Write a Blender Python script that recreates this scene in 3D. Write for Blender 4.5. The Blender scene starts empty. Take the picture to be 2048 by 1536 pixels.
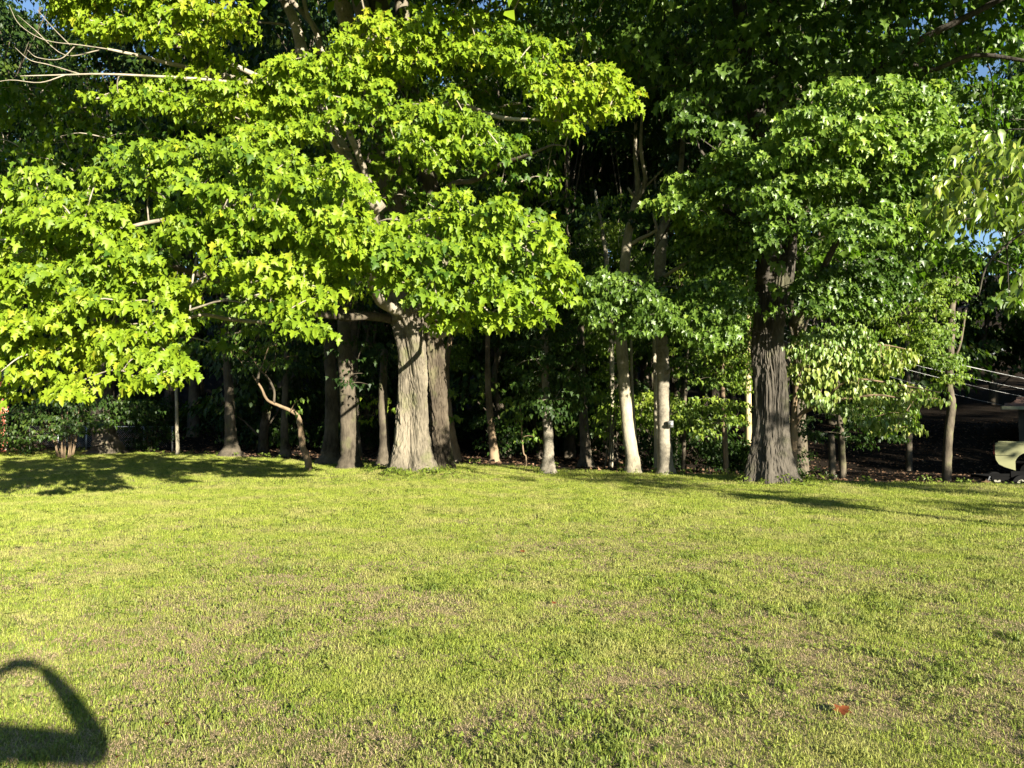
import bpy, math, random
import numpy as np
from mathutils import Matrix, Vector

random.seed(7)
RNG = np.random.default_rng(7)
S = bpy.context.scene
COL = S.collection

# ------------------------------------------------------------------ camera
F = 1538.0                                   # focal length in pixels of the 2048 px wide photograph
HOR = 820.0                                  # horizon row
PITCH = math.atan((HOR - 768.0) / F)
EYE = 1.6
cam = bpy.data.objects.new('camera', bpy.data.cameras.new('camera'))
COL.objects.link(cam)
cam.data.sensor_width = 36.0
cam.data.lens = 36.0 * F / 2048.0
cam.data.clip_start = 0.05
cam.data.clip_end = 2000.0
cam.location = (0, 0, EYE)
cam.rotation_euler = (math.pi / 2 + PITCH, 0, 0)
S.camera = cam

# ------------------------------------------------------------------ light
SUN_EL = math.radians(15.2)
SUN_AZ = math.radians(31.8)                  # sun stands behind the camera, to the right
sun_dir = Vector((math.sin(SUN_AZ) * math.cos(SUN_EL), -math.cos(SUN_AZ) * math.cos(SUN_EL), math.sin(SUN_EL)))
w = bpy.data.worlds.new('World'); S.world = w; w.use_nodes = True
nt = w.node_tree
sky = nt.nodes.new('ShaderNodeTexSky'); sky.sky_type = 'NISHITA'; sky.sun_disc = False
sky.sun_elevation = SUN_EL
sky.sun_rotation = math.atan2(sun_dir.x, sun_dir.y)
sky.air_density = 0.9; sky.dust_density = 0.15; sky.ozone_density = 2.5
bg = nt.nodes['Background']; bg.inputs[1].default_value = 0.05
nt.links.new(sky.outputs[0], bg.inputs[0])
sl = bpy.data.lights.new('sun', 'SUN'); sl.energy = 5.0; sl.angle = math.radians(0.5); sl.color = (1.0, 0.93, 0.78)
so = bpy.data.objects.new('sun', sl); COL.objects.link(so)
so.rotation_euler = sun_dir.to_track_quat('Z', 'Y').to_euler()
S.view_settings.view_transform = 'Standard'; S.view_settings.look = 'None'
S.view_settings.gamma = 1.0; S.view_settings.exposure = 2.1; S.view_settings.use_curve_mapping = False
S.render.engine = 'CYCLES'
S.cycles.max_bounces = 5; S.cycles.diffuse_bounces = 2; S.cycles.glossy_bounces = 2
S.cycles.transmission_bounces = 3; S.cycles.transparent_max_bounces = 4
S.cycles.use_denoising = True

# ------------------------------------------------------------------ placing: where a sight line of the photograph meets a given distance
def W(px, py, Y):
    u = (px - 1024.0) / F; v = (768.0 - py) / F
    c, s = math.cos(PITCH), math.sin(PITCH)
    dy = c - v * s; dz = s + v * c
    k = Y / dy
    return np.array([u * k, Y, EYE + dz * k])

# ------------------------------------------------------------------ value noise
def _h(i, j, k, seed):
    n = (i * 374761393 + j * 668265263 + k * 2147483647 + seed * 1274126177) & 0xffffffff
    n = ((n ^ (n >> 13)) * 1274126177) & 0xffffffff
    n = n ^ (n >> 16)
    return (n & 0xffffff) / float(0xffffff) * 2 - 1
def vnoise(p, seed=0):
    p = np.asarray(p, float); f = np.floor(p); i = f.astype(np.int64); t = p - f; t = t * t * (3 - 2 * t)
    r = 0
    for a in (0, 1):
        for b in (0, 1):
            for c in (0, 1):
                wgt = (t[..., 0] if a else 1 - t[..., 0]) * (t[..., 1] if b else 1 - t[..., 1]) * (t[..., 2] if c else 1 - t[..., 2])
                r = r + wgt * _h(i[..., 0] + a, i[..., 1] + b, i[..., 2] + c, seed)
    return r
def fbm(p, seed=0, o=3):
    p = np.asarray(p, float); r = 0; a = 1.0
    for k in range(o):
        r = r + a * vnoise(p * 2 ** k, seed + k); a *= 0.5
    return r / 1.75
def smooth(a, b, x):
    t = np.clip((np.asarray(x, float) - a) / (b - a), 0, 1); return t * t * (3 - 2 * t)

# ------------------------------------------------------------------ terrain height
_EA = np.radians([-180, -60, -33.7, -28, -22, -15.5, -10, -4.6, 2.8, 8, 11.3, 17, 23.7, 33.7, 60, 180])
_ER = np.array([60, 40, 35.5, 33.5, 29.5, 25.5, 23.3, 22.6, 21.0, 20.2, 19.9, 19.2, 18.6, 19.6, 26, 60.0])
def lawn_edge(x, y): return np.interp(np.arctan2(x, y), _EA, _ER)
MAPLE = W(826, 951, 18.7)
def height(x, y):
    x = np.asarray(x, float); y = np.asarray(y, float)
    r = np.hypot(x, y); phi = np.arctan2(x, y); e = lawn_edge(x, y)
    t = r - e
    front = smooth(-0.2, 0.6, np.cos(phi))
    drop = (0.25 + 0.75 * smooth(-0.1, 0.45, phi)) * front
    z = -drop * smooth(0, 8.5, t)
    z = z + front * (0.16 * np.clip(r - 37, 0, 45) + 0.22 * np.clip(r - 62, 0, 100) * 0.9)
    P = np.stack([x, y, x * 0], -1)
    z = z + 0.035 * fbm(P * 0.35, 3, 2) + 0.5 * fbm(P * 0.11, 9, 2) * smooth(2, 20, t) * front
    for (cx, cy, hh, rr) in ((MAPLE[0], MAPLE[1] - .2, 0.16, 1.9), (6.05, 16.9, 0.07, 1.3)):
        z = z + hh * np.exp(-((x - cx) ** 2 + (y - cy) ** 2) / rr ** 2)
    return z
def hz(x, y): return float(height(np.array([x]), np.array([y]))[0])

# ------------------------------------------------------------------ materials
def mat(name):
    m = bpy.data.materials.new(name); m.use_nodes = True
    n = m.node_tree.nodes; l = m.node_tree.links
    return m, n, l, n['Principled BSDF']
def node(n, t, **kw):
    x = n.new(t)
    for k, v in kw.items(): setattr(x, k, v)
    return x
def ramp(n, stops):
    r = n.new('ShaderNodeValToRGB'); e = r.color_ramp.elements
    while len(e) < len(stops): e.new(0.5)
    for k, (p, c) in enumerate(stops):
        e[k].position = p; e[k].color = (*c, 1)
    return r
def simple(name, c, rough=0.6, metal=0.0, var=0.15, scale=6.0, spec=0.3):
    m, n, l, b = mat(name)
    tc = n.new('ShaderNodeTexCoord'); nz = n.new('ShaderNodeTexNoise'); nz.inputs['Scale'].default_value = scale; nz.inputs['Detail'].default_value = 4
    l.new(tc.outputs['Object'], nz.inputs['Vector'])
    r = ramp(n, [(0.3, tuple(v * (1 - var) for v in c)), (0.7, tuple(min(1, v * (1 + var)) for v in c))])
    l.new(nz.outputs['Fac'], r.inputs[0]); l.new(r.outputs[0], b.inputs['Base Color'])
    b.inputs['Roughness'].default_value = rough; b.inputs['Metallic'].default_value = metal; b.inputs['Specular IOR Level'].default_value = spec
    return m
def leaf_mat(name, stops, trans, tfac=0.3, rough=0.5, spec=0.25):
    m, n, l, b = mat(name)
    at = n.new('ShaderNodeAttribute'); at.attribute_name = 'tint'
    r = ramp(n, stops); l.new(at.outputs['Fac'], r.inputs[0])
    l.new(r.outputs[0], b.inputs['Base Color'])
    b.inputs['Roughness'].default_value = rough; b.inputs['Specular IOR Level'].default_value = spec
    t = n.new('ShaderNodeBsdfTranslucent'); mx = n.new('ShaderNodeMix'); mx.data_type = 'RGBA'; mx.blend_type = 'MULTIPLY'
    mx.inputs[0].default_value = 1.0; mx.inputs[7].default_value = (*trans, 1)
    l.new(r.outputs[0], mx.inputs[6]); l.new(mx.outputs[2], t.inputs['Color'])
    ms = n.new('ShaderNodeMixShader'); ms.inputs[0].default_value = tfac
    l.new(b.outputs[0], ms.inputs[1]); l.new(t.outputs[0], ms.inputs[2])
    l.new(ms.outputs[0], n['Material Output'].inputs[0])
    return m
def bark_mat(name, dark, light, scale=9.0, stretch=0.22, bump=0.5, moss=0.0):
    m, n, l, b = mat(name)
    g = n.new('ShaderNodeNewGeometry')
    mp = n.new('ShaderNodeMapping'); mp.inputs['Scale'].default_value = (scale, scale, scale * stretch)
    l.new(g.outputs['Position'], mp.inputs['Vector'])
    nz = n.new('ShaderNodeTexNoise'); nz.inputs['Scale'].default_value = 1.6; nz.inputs['Detail'].default_value = 6; nz.inputs['Roughness'].default_value = .65; nz.inputs['Distortion'].default_value = .6
    l.new(mp.outputs[0], nz.inputs['Vector'])
    n2 = n.new('ShaderNodeTexNoise'); n2.inputs['Scale'].default_value = 1.3; n2.inputs['Detail'].default_value = 3
    l.new(g.outputs['Position'], n2.inputs['Vector'])
    mm = n.new('ShaderNodeMath'); mm.operation = 'MULTIPLY_ADD'; mm.inputs[1].default_value = .72
    l.new(n2.outputs['Fac'], mm.inputs[0])
    m2 = n.new('ShaderNodeMath'); m2.operation = 'MULTIPLY'; m2.inputs[1].default_value = .50
    l.new(nz.outputs['Fac'], m2.inputs[0]); l.new(m2.outputs[0], mm.inputs[2])
    mid = tuple((a + c) / 2 for a, c in zip(dark, light))
    r = ramp(n, [(0.40, dark), (0.56, mid), (0.74, light)])
    l.new(mm.outputs[0], r.inputs[0])
    out = r.outputs[0]
    if moss:
        n3 = n.new('ShaderNodeTexNoise'); n3.inputs['Scale'].default_value = 2.2; n3.inputs['Detail'].default_value = 5
        l.new(g.outputs['Position'], n3.inputs['Vector'])
        rr = ramp(n, [(0.55, (0, 0, 0)), (0.7, (moss, moss, moss))]); l.new(n3.outputs['Fac'], rr.inputs[0])
        mx = n.new('ShaderNodeMix'); mx.data_type = 'RGBA'; l.new(rr.outputs[0], mx.inputs[0]); l.new(out, mx.inputs[6]); mx.inputs[7].default_value = (.12, .14, .04, 1)
        out = mx.outputs[2]
    l.new(out, b.inputs['Base Color'])
    b.inputs['Roughness'].default_value = .9; b.inputs['Specular IOR Level'].default_value = .15
    bp = n.new('ShaderNodeBump'); bp.inputs['Strength'].default_value = bump; bp.inputs['Distance'].default_value = .03
    l.new(nz.outputs['Fac'], bp.inputs['Height']); l.new(bp.outputs[0], b.inputs['Normal'])
    return m

M = {}
M['maple_leaf'] = leaf_mat('bright maple leaf', [(0.0, (.038, .085, .008)), (0.5, (.145, .215, .011)), (0.88, (.190, .245, .013)), (1.0, (.245, .255, .018))], (1.7, 1.9, .6), .30, .50, .25)  # darkest stop holds the shade of the inner crown
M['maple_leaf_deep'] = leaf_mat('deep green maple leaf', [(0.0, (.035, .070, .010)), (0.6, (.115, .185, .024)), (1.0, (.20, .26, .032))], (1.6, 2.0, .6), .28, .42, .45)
M['dogwood_leaf'] = leaf_mat('dogwood leaf', [(0.0, (.05, .085, .010)), (0.6, (.11, .16, .018)), (1.0, (.20, .22, .03))], (1.6, 1.9, .6), .28, .38, .5)
M['pale_dogwood_leaf'] = leaf_mat('pale hanging leaf', [(0.0, (.06, .12, .02)), (0.5, (.13, .19, .035)), (1.0, (.24, .25, .06))], (1.5, 1.8, .6), .28, .42, .4)
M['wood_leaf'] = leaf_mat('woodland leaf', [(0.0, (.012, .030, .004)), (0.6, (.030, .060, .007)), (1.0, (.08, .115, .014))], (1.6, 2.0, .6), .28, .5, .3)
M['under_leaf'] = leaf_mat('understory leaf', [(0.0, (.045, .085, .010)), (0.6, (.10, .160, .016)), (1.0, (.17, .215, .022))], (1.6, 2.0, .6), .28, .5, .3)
M['dry_leaf'] = leaf_mat('fallen orange leaf', [(0.0, (.13, .035, .012)), (1.0, (.21, .07, .025))], (1, 1, 1), .2, .6, .2)
M['litter_leaf'] = leaf_mat('dead brown leaf', [(0.0, (.05, .03, .018)), (1.0, (.22, .13, .075))], (1, 1, 1), .1, .7, .2)
M['bark_big'] = bark_mat('furrowed grey maple bark', (.020, .017, .012), (.175, .150, .110), 12, .16, .9, .35)
M['bark_dark'] = bark_mat('shade-darkened flaky maple bark', (.006, .005, .004), (.078, .068, .054), 9, .3, 1.0, .15)  # flaky bark, base colour darkened to hold the right maple's shade
M['bark_twin'] = bark_mat('shade-darkened furrowed maple bark', (.012, .009, .007), (.10, .08, .056), 12, .16, .9, .2)  # the second trunk's shade is put into this darker bark colour
M['bark_pale'] = bark_mat('pale smooth bark', (.12, .105, .075), (.36, .32, .23), 10, .5, .4)
M['bark_band'] = bark_mat('blotched grey bark', (.030, .026, .020), (.26, .23, .175), 6, 1.1, .6)
M['bark_wood'] = bark_mat('woodland bark', (.016, .013, .009), (.115, .095, .068), 9, .3, .6, .3)
M['bark_tan'] = bark_mat('tan bark', (.06, .042, .026), (.215, .155, .095), 12, .3, .4)
M['limb'] = bark_mat('pale limb bark', (.09, .075, .055), (.33, .29, .22), 9, .8, .5)
M['pole_wood'] = bark_mat('weathered pole wood', (.25, .19, .09), (.48, .40, .22), 26, .03, .3)
M['metal'] = simple('galvanised metal', (.55, .56, .56), .35, .8)
M['wire'] = simple('weathered cable', (.26, .26, .25), .4, .3)
M['brick'] = simple('red brick', (.30, .085, .045), .85, 0, .35, 14)
M['mortar'] = simple('mortar', (.32, .28, .23), .9)
M['paint'] = simple('cream truck paint', (.30, .30, .16), .22, 0, .05)
M['dark'] = simple('dark frame steel', (.004, .004, .004), .9, spec=.05)
M['tyre'] = simple('tyre rubber', (.006, .006, .006), .9, spec=.05)
M['rim'] = simple('wheel rim', (.13, .125, .09), .6, .0)
M['red_glass'] = simple('tail lamp', (.05, .008, .006), .3)
M['glass'] = simple('window glass', (.02, .025, .03), .05)
M['shingle'] = simple('brown shingles', (.17, .10, .075), .9, 0, .3, 20)
M['trim'] = simple('cream gutter paint', (.30, .30, .20), .5)
M['siding'] = simple('house siding', (.05, .048, .04), .8)
M['slate'] = simple('grey roof', (.10, .105, .11), .8)
M['skin'] = simple('skin', (.50, .30, .22), .5)
M['shirt'] = simple('shirt cloth', (.10, .13, .2), .9)
M['jeans'] = simple('denim', (.04, .06, .12), .9)
M['hair'] = simple('hair', (.03, .02, .015), .7)
M['black'] = simple('black plastic', (.01, .01, .01), .3)

# ------------------------------------------------------------------ object helpers
def tag(o, label=None, cat=None, group=None, kind=None):
    if label: o['label'] = label
    if cat: o['category'] = cat
    if group: o['group'] = group
    if kind: o['kind'] = kind
    return o
def thing(name, label, cat, loc, group=None):
    o = bpy.data.objects.new(name, None); o.empty_display_size = .3
    o.location = loc; COL.objects.link(o)
    return tag(o, label, cat, group)
def link(name, me, m=None, parent=None):
    if m is not None and not me.materials: me.materials.append(m)
    o = bpy.data.objects.new(name, me); COL.objects.link(o)
    if parent is not None: o.parent = parent
    return o
class MB:
    """collects vertices and faces of one mesh, in world coordinates"""
    def __init__(s): s.v = []; s.f = []; s.n = 0
    def add(s, v, f):
        v = np.asarray(v, float); s.v.append(v); s.f += [tuple(int(i) + s.n for i in q) for q in f]; s.n += len(v)
    def box(s, c, d, rz=0.0, rot=None):
        v = np.array([[x, y, z] for x in (-.5, .5) for y in (-.5, .5) for z in (-.5, .5)]) * np.array(d)
        R = np.array(rot) if rot is not None else np.array([[math.cos(rz), -math.sin(rz), 0], [math.sin(rz), math.cos(rz), 0], [0, 0, 1]])
        s.add(v @ R.T + np.array(c), [(0, 1, 3, 2), (4, 6, 7, 5), (0, 4, 5, 1), (2, 3, 7, 6), (0, 2, 6, 4), (1, 5, 7, 3)])
    def tube(s, pts, rad, seg=8, cap=True, rough=0.0, seed=0):
        pts = np.asarray(pts, float); rad = np.broadcast_to(np.asarray(rad, float), (len(pts),))
        n = len(pts); T = np.gradient(pts, axis=0); T /= np.linalg.norm(T, axis=1)[:, None] + 1e-9
        ref = np.array([0.0, 0, 1]) if abs(T[0, 2]) < .9 else np.array([1.0, 0, 0])
        U = np.cross(T[0], ref); U /= np.linalg.norm(U)
        vs = []; a = np.linspace(0, 2 * np.pi, seg, endpoint=False)
        for i in range(n):
            U = U - T[i] * np.dot(U, T[i]); U /= np.linalg.norm(U) + 1e-9
            V = np.cross(T[i], U)
            r = rad[i] * (1 + (rough * vnoise(np.stack([np.cos(a) * 1.3, np.sin(a) * 1.3, np.full(seg, i * .7)], -1) + seed, seed) if rough else 0))
            vs.append(pts[i] + (np.cos(a) * r)[:, None] * U + (np.sin(a) * r)[:, None] * V)
        f = [(i * seg + j, i * seg + (j + 1) % seg, (i + 1) * seg + (j + 1) % seg, (i + 1) * seg + j) for i in range(n - 1) for j in range(seg)]
        if cap: f += [tuple(range(seg))[::-1], tuple((n - 1) * seg + j for j in range(seg))]
        s.add(np.concatenate(vs), f)
    def build(s, name, m, parent=None, smooth_=True, origin=None):
        v = np.concatenate(s.v)
        if origin is None and parent is not None: origin = parent.matrix_world.translation if parent.parent else parent.location
        if origin is not None: v = v - np.array(origin)
        me = bpy.data.meshes.new(name); me.from_pydata(v.tolist(), [], s.f); me.update()
        if smooth_: me.shade_smooth()
        return link(name, me, m, parent)
def spline(pts, k=5):
    pts = np.asarray(pts, float)
    if len(pts) < 3:
        t = np.linspace(0, 1, k + 1)[:, None]; return pts[0] * (1 - t) + pts[-1] * t
    P = np.vstack([2 * pts[0] - pts[1], pts, 2 * pts[-1] - pts[-2]]); out = []
    for i in range(1, len(P) - 2):
        for t in np.linspace(0, 1, k, endpoint=False):
            a, b, c, d = P[i - 1], P[i], P[i + 1], P[i + 2]
            out.append(.5 * (2 * b + (c - a) * t + (2 * a - 5 * b + 4 * c - d) * t * t + (3 * b - a - 3 * c + d) * t ** 3))
    out.append(pts[-1]); return np.array(out)

# ------------------------------------------------------------------ leaf templates: stem at origin, blade towards +Y, upper face +Z
def fan(outline, cen, bend=0.38, fold=0.26):
    o = np.array(outline, float); pts = np.vstack([[cen], o]); z = -bend * pts[:, 1] ** 2 + fold * np.abs(pts[:, 0]) - .0
    n = len(o); f = [(0, 1 + i, 1 + (i + 1) % n) for i in range(n)]
    # counter-clockwise seen from +Z
    return np.column_stack([pts, z]), np.array(f)
def mirror(half):  # half outline from base (x=0) up the right side to the tip (x=0)
    return half + [(-x, y) for x, y in reversed(half[1:-1])]
T_MAPLE = fan(mirror([(0, .0), (.18, -.12), (.42, -.10), (.31, .12), (.62, .38), (.40, .47), (.22, .50), (.25, .73), (0, 1.06)]), (0, .28))
T_MAPLE2 = fan(mirror([(0, .0), (.36, -.08), (.30, .14), (.57, .42), (.23, .52), (0, 1.0)]), (0, .28))
T_OVATE = fan(mirror([(0, 0), (.22, .14), (.30, .42), (.19, .74), (0, 1.05)]), (0, .4), .35, .25)
T_SMALL = (np.array([(0, 0, 0), (.36, .42, .06), (0, 1.0, -.22), (-.36, .42, .06)]), np.array([(0, 1, 2), (0, 2, 3)]))
T_MID = fan(mirror([(0, 0), (.42, .22), (.22, .45), (0, 1.0)]), (0, .3), .25, .15)

def frames(o, alpha, roll):
    """leaf frames from outward horizontal direction o (N,2), droop angle and roll; returns R (N,3,3) with columns x,y(tip),z(normal)"""
    ca, sa = np.cos(alpha), np.sin(alpha); n = len(alpha)
    t = np.stack([o[:, 0] * ca, o[:, 1] * ca, -sa], -1); nn = np.stack([o[:, 0] * sa, o[:, 1] * sa, ca], -1)
    x = np.cross(t, nn)
    c, s = np.cos(roll)[:, None], np.sin(roll)[:, None]
    x2 = x * c + nn * s; n2 = nn * c - x * s
    return np.stack([x2, t, n2], -1)
def scatter(tpl, pos, R, size, tint):
    tv, tf = tpl; N = len(pos); k = len(tv)
    v = np.einsum('nij,kj->nki', R, tv) * size[:, None, None] + pos[:, None, :]
    f = tf[None] + (np.arange(N) * k)[:, None, None]
    return v.reshape(-1, 3), f.reshape(-1, 3), np.repeat(tint, k)
def tri_mesh(name, v, f, tint):
    me = bpy.data.meshes.new(name)
    me.vertices.add(len(v)); me.vertices.foreach_set('co', v.astype(np.float32).ravel())
    me.loops.add(f.size); me.loops.foreach_set('vertex_index', f.astype(np.int32).ravel())
    me.polygons.add(len(f)); me.polygons.foreach_set('loop_start', np.arange(0, f.size, 3, dtype=np.int32))
    a = me.attributes.new('tint', 'FLOAT', 'POINT'); a.data.foreach_set('value', tint.astype(np.float32))
    me.update(calc_edges=True)
    return me
NTRI = [0]
class Leaves:
    def __init__(s): s.parts = {}
    def add(s, key, pos, R, size, tint):
        s.parts.setdefault(key, []).append((pos, R, size, tint))
    def cat(s, key): return [np.concatenate(x) for x in zip(*s.parts[key])]
    def build(s, name, m, parent, singles=0, tpls=None, kind='stuff'):
        """one foliage mesh; the `singles` leaves that show largest become leaf objects"""
        loc = np.array(parent.location); V = []; Fc = []; Tn = []; n = 0
        for key in s.parts:
            pos, R, size, tint = s.cat(key); tpl = TPL[key]
            if singles and key in ('maple', 'ovate'):
                d = np.linalg.norm(pos - np.array([0, 0, EYE]), axis=1)
                u = pos[:, 0] / pos[:, 1]; vv = (pos[:, 2] - EYE) / pos[:, 1]
                see = (np.abs(u) < .655) & (vv < .52) & (pos[:, 1] > 1)
                face = np.abs(np.einsum('ni,ni->n', R[:, :, 2], (pos - np.array([0, 0, EYE])) / d[:, None]))
                score = np.where(see, size * (.4 + face) / d, 0)
                idx = np.argsort(-score)[:singles]; keep = np.ones(len(pos), bool); keep[idx] = False
                variants = []
                for q in range(4):
                    v0, f0 = tpl
                    variants.append(tri_mesh('leaf', v0.copy() * np.array([1 + .06 * (q - 1.5), 1, 1 + .5 * (q - 1)]), f0, np.full(len(v0), [.25, .5, .7, .9][q])))
                    variants[-1].materials.append(m)
                for i in idx:
                    q = int(np.clip(tint[i] * 4, 0, 3)); o = bpy.data.objects.new('leaf', variants[q]); COL.objects.link(o); o.parent = parent
                    mt = Matrix([[*(R[i][r] * size[i]), pos[i][r] - loc[r]] for r in range(3)] + [[0, 0, 0, 1]])
                    o.matrix_local = mt
                pos, R, size, tint = pos[keep], R[keep], size[keep], tint[keep]
            v, f, t = scatter(tpl, pos, R, size, tint)
            V.append(v - loc); Fc.append(f + n); Tn.append(t); n += len(v)
        me = tri_mesh(name, np.concatenate(V), np.concatenate(Fc), np.concatenate(Tn)); NTRI[0] += len(me.polygons)
        o = link(name, me, m, parent)
        if kind: o['kind'] = kind
        return o
TPL = {'maple': T_MAPLE, 'maple2': T_MAPLE2, 'ovate': T_OVATE, 'small': T_SMALL, 'mid': T_MID}

def clump(L, key, c, rx, rz, n, size, out, seed_t=0.45, spread=.35, droop=(35, 75), sag=.5, jit=1.0):
    """a spray: leaves on the upper, outer shell of a flattened dome, drooping outward"""
    th = RNG.uniform(0, 2 * np.pi, n); zz = RNG.uniform(-.25, 1, n); rr = np.sqrt(np.clip(1 - zz * zz, 0, 1)) ; k = RNG.uniform(0, 1, n) ** .45
    l = np.stack([np.cos(th) * rr, np.sin(th) * rr, zz], -1)
    hr = rr * k
    pos = np.array(c) + l * k[:, None] * np.array([rx, rx, rz])
    pos[:, 2] -= sag * rz * hr ** 2
    o = l[:, :2] * .8 + np.array(out)[None] * .75 + RNG.normal(0, .35 * jit, (n, 2)); o /= np.linalg.norm(o, axis=1)[:, None] + 1e-9
    al = np.radians(RNG.uniform(droop[0], droop[1], n)); ro = RNG.normal(0, .38 * jit, n)
    tint = np.clip(seed_t + RNG.normal(0, spread * .5, n), 0, 1)
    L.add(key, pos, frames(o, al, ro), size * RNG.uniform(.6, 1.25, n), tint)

def inpoly(poly, x, y):
    c = False; n = len(poly); j = n - 1
    for i in range(n):
        if (poly[i][1] > y) != (poly[j][1] > y) and x < (poly[j][0] - poly[i][0]) * (y - poly[i][1]) / (poly[j][1] - poly[i][1]) + poly[i][0]: c = not c
        j = i
    return c
def fill(poly, Y, gap):
    """points roughly `gap` metres apart over a bough's outline seen at distance Y"""
    g = gap * F / Y; xs = [p[0] for p in poly]; ys = [p[1] for p in poly]; pts = []
    y = min(ys) + random.uniform(0, g * .6)
    while y < max(ys):
        x = min(xs) + random.uniform(0, g)
        while x < max(xs):
            a, b = x + random.uniform(-.4, .4) * g, y + random.uniform(-.4, .4) * g
            if inpoly(poly, a, b): pts.append((a, b))
            x += g
        y += g * .62
    return pts
class Tree:
    def __init__(s, name, label, cat, base, group=None):
        s.base = np.array([base[0], base[1], hz(base[0], base[1])])
        s.root = thing(name, label, cat, s.base, group); s.L = Leaves(); s.nodes = []; s.cl = []
        s.wood = []
    def branch(s, pts, r0, r1, m, name='limb', seg=8, k=5, rough=.15, world=False):
        P = spline([np.array(p, float) if world else W(*p) for p in pts], k)
        b = MB(); b.tube(P, np.linspace(r0, r1, len(P)), seg, True, rough, random.randint(0, 99)); s.nodes += list(P)
        return b.build(name, m, s.root)
    def bough(s, poly, Y, layers=2, step=1.0, gap=.42, rx=.42, rz=.2, n=70, size=.16, key='maple', back='maple2', tint=.45, curve=0.0, **kw):
        cx = sum(p[0] for p in poly) / len(poly); cy = sum(p[1] for p in poly) / len(poly)
        xs = [p[0] for p in poly]; hw = max(1, (max(xs) - min(xs)) / 2)
        for q in range(layers):
            for a, b in fill(poly, Y + q * step, gap * (1 + .12 * q)):
                yy = Y + q * step + random.uniform(-.35, .35) * step + curve * ((a - cx) / hw) ** 2
                c = W(a, b, yy)
                out = c[:2] - s.base[:2]; out = out / (np.linalg.norm(out) + 1e-6)
                tt = tint + .35 * float(vnoise(c[None] * .9, 5)[0])
                clump(s.L, key if q == 0 else back, c, rx * random.uniform(.6, 1.3), rz * random.uniform(.6, 1.5), int(n * random.uniform(.6, 1.25)), size, out, tt, **kw)
                s.cl.append(c)
    def twigs(s, m, r=.014, name='twig', maxlen=3.5):
        if not s.cl or not s.nodes: return
        nodes = np.array(s.nodes); cl = sorted(s.cl, key=lambda c: np.min(np.linalg.norm(nodes - c, axis=1)))
        b = MB(); N = list(nodes)
        for c in cl:
            A = np.array(N); d = np.linalg.norm(A - c, axis=1) ; d = d + np.where(A[:, 2] > c[2] + .3, .6, 0); i = int(np.argmin(d)); p = A[i]; dist = np.linalg.norm(p - c)
            if dist < .05 or dist > maxlen: N.append(c); continue
            mid = (p + c) / 2 + np.array([random.uniform(-.08, .08) * dist, random.uniform(-.08, .08) * dist, .10 * dist])
            P = spline([p, mid, c], 3); b.tube(P, np.linspace(r * (1 + dist), r * .6, len(P)), 4, False)
            N.append(c)
        if b.n: o = b.build(name, m, s.root); o['kind'] = 'stuff'
    def finish(s, leafmat, twigmat, singles=0, r=.014, name='foliage', maxlen=3.5):
        s.twigs(twigmat, r, 'twigs', maxlen)
        s.L.build(name, leafmat, s.root, singles)

# ------------------------------------------------------------------ ground
def axis(lo, hi, fine_lo, fine_hi, d):
    a = list(np.arange(fine_lo, fine_hi + 1e-6, d)); s = d; x = fine_hi
    while x < hi: s *= 1.25; x += s; a.append(min(x, hi))
    s = d; x = fine_lo
    while x > lo: s *= 1.25; x -= s; a.insert(0, max(x, lo))
    return np.array(a)
gx = axis(-500, 500, -20, 20, .3); gy = axis(-300, 700, -3, 34, .3)
X, Y_ = np.meshgrid(gx, gy); Z = height(X, Y_)
v = np.stack([X.ravel(), Y_.ravel(), Z.ravel()], -1); nx, ny = len(gx), len(gy)
faces = [(j * nx + i, j * nx + i + 1, (j + 1) * nx + i + 1, (j + 1) * nx + i) for j in range(ny - 1) for i in range(nx - 1)]
me = bpy.data.meshes.new('ground'); me.from_pydata(v.tolist(), [], faces); me.shade_smooth()
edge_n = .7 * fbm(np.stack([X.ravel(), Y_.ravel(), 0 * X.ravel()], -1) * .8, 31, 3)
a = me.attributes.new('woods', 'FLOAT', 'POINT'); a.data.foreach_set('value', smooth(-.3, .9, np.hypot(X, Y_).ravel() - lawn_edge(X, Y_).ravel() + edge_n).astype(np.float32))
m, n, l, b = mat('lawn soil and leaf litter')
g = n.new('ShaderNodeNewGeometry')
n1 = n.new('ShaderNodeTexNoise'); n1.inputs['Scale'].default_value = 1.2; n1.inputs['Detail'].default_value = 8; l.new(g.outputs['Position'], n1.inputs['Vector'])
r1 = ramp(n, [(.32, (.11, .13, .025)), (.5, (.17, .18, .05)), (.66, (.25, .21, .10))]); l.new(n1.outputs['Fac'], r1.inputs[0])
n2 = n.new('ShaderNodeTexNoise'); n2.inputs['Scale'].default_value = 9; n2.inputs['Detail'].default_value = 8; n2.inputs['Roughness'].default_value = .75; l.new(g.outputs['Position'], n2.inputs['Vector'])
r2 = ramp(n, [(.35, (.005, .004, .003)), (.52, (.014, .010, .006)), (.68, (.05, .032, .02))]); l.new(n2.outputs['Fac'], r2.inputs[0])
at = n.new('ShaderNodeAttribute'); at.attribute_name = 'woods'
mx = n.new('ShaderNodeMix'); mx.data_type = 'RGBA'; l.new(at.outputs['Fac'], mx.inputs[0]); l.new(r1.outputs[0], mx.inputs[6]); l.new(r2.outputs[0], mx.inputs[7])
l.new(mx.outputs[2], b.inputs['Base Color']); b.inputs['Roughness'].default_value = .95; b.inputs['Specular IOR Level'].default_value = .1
bp = n.new('ShaderNodeBump'); bp.inputs['Strength'].default_value = .9; bp.inputs['Distance'].default_value = .04; l.new(n2.outputs['Fac'], bp.inputs['Height']); l.new(bp.outputs[0], b.inputs['Normal'])
go = link('ground', me, m); tag(go, kind='structure')

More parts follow.
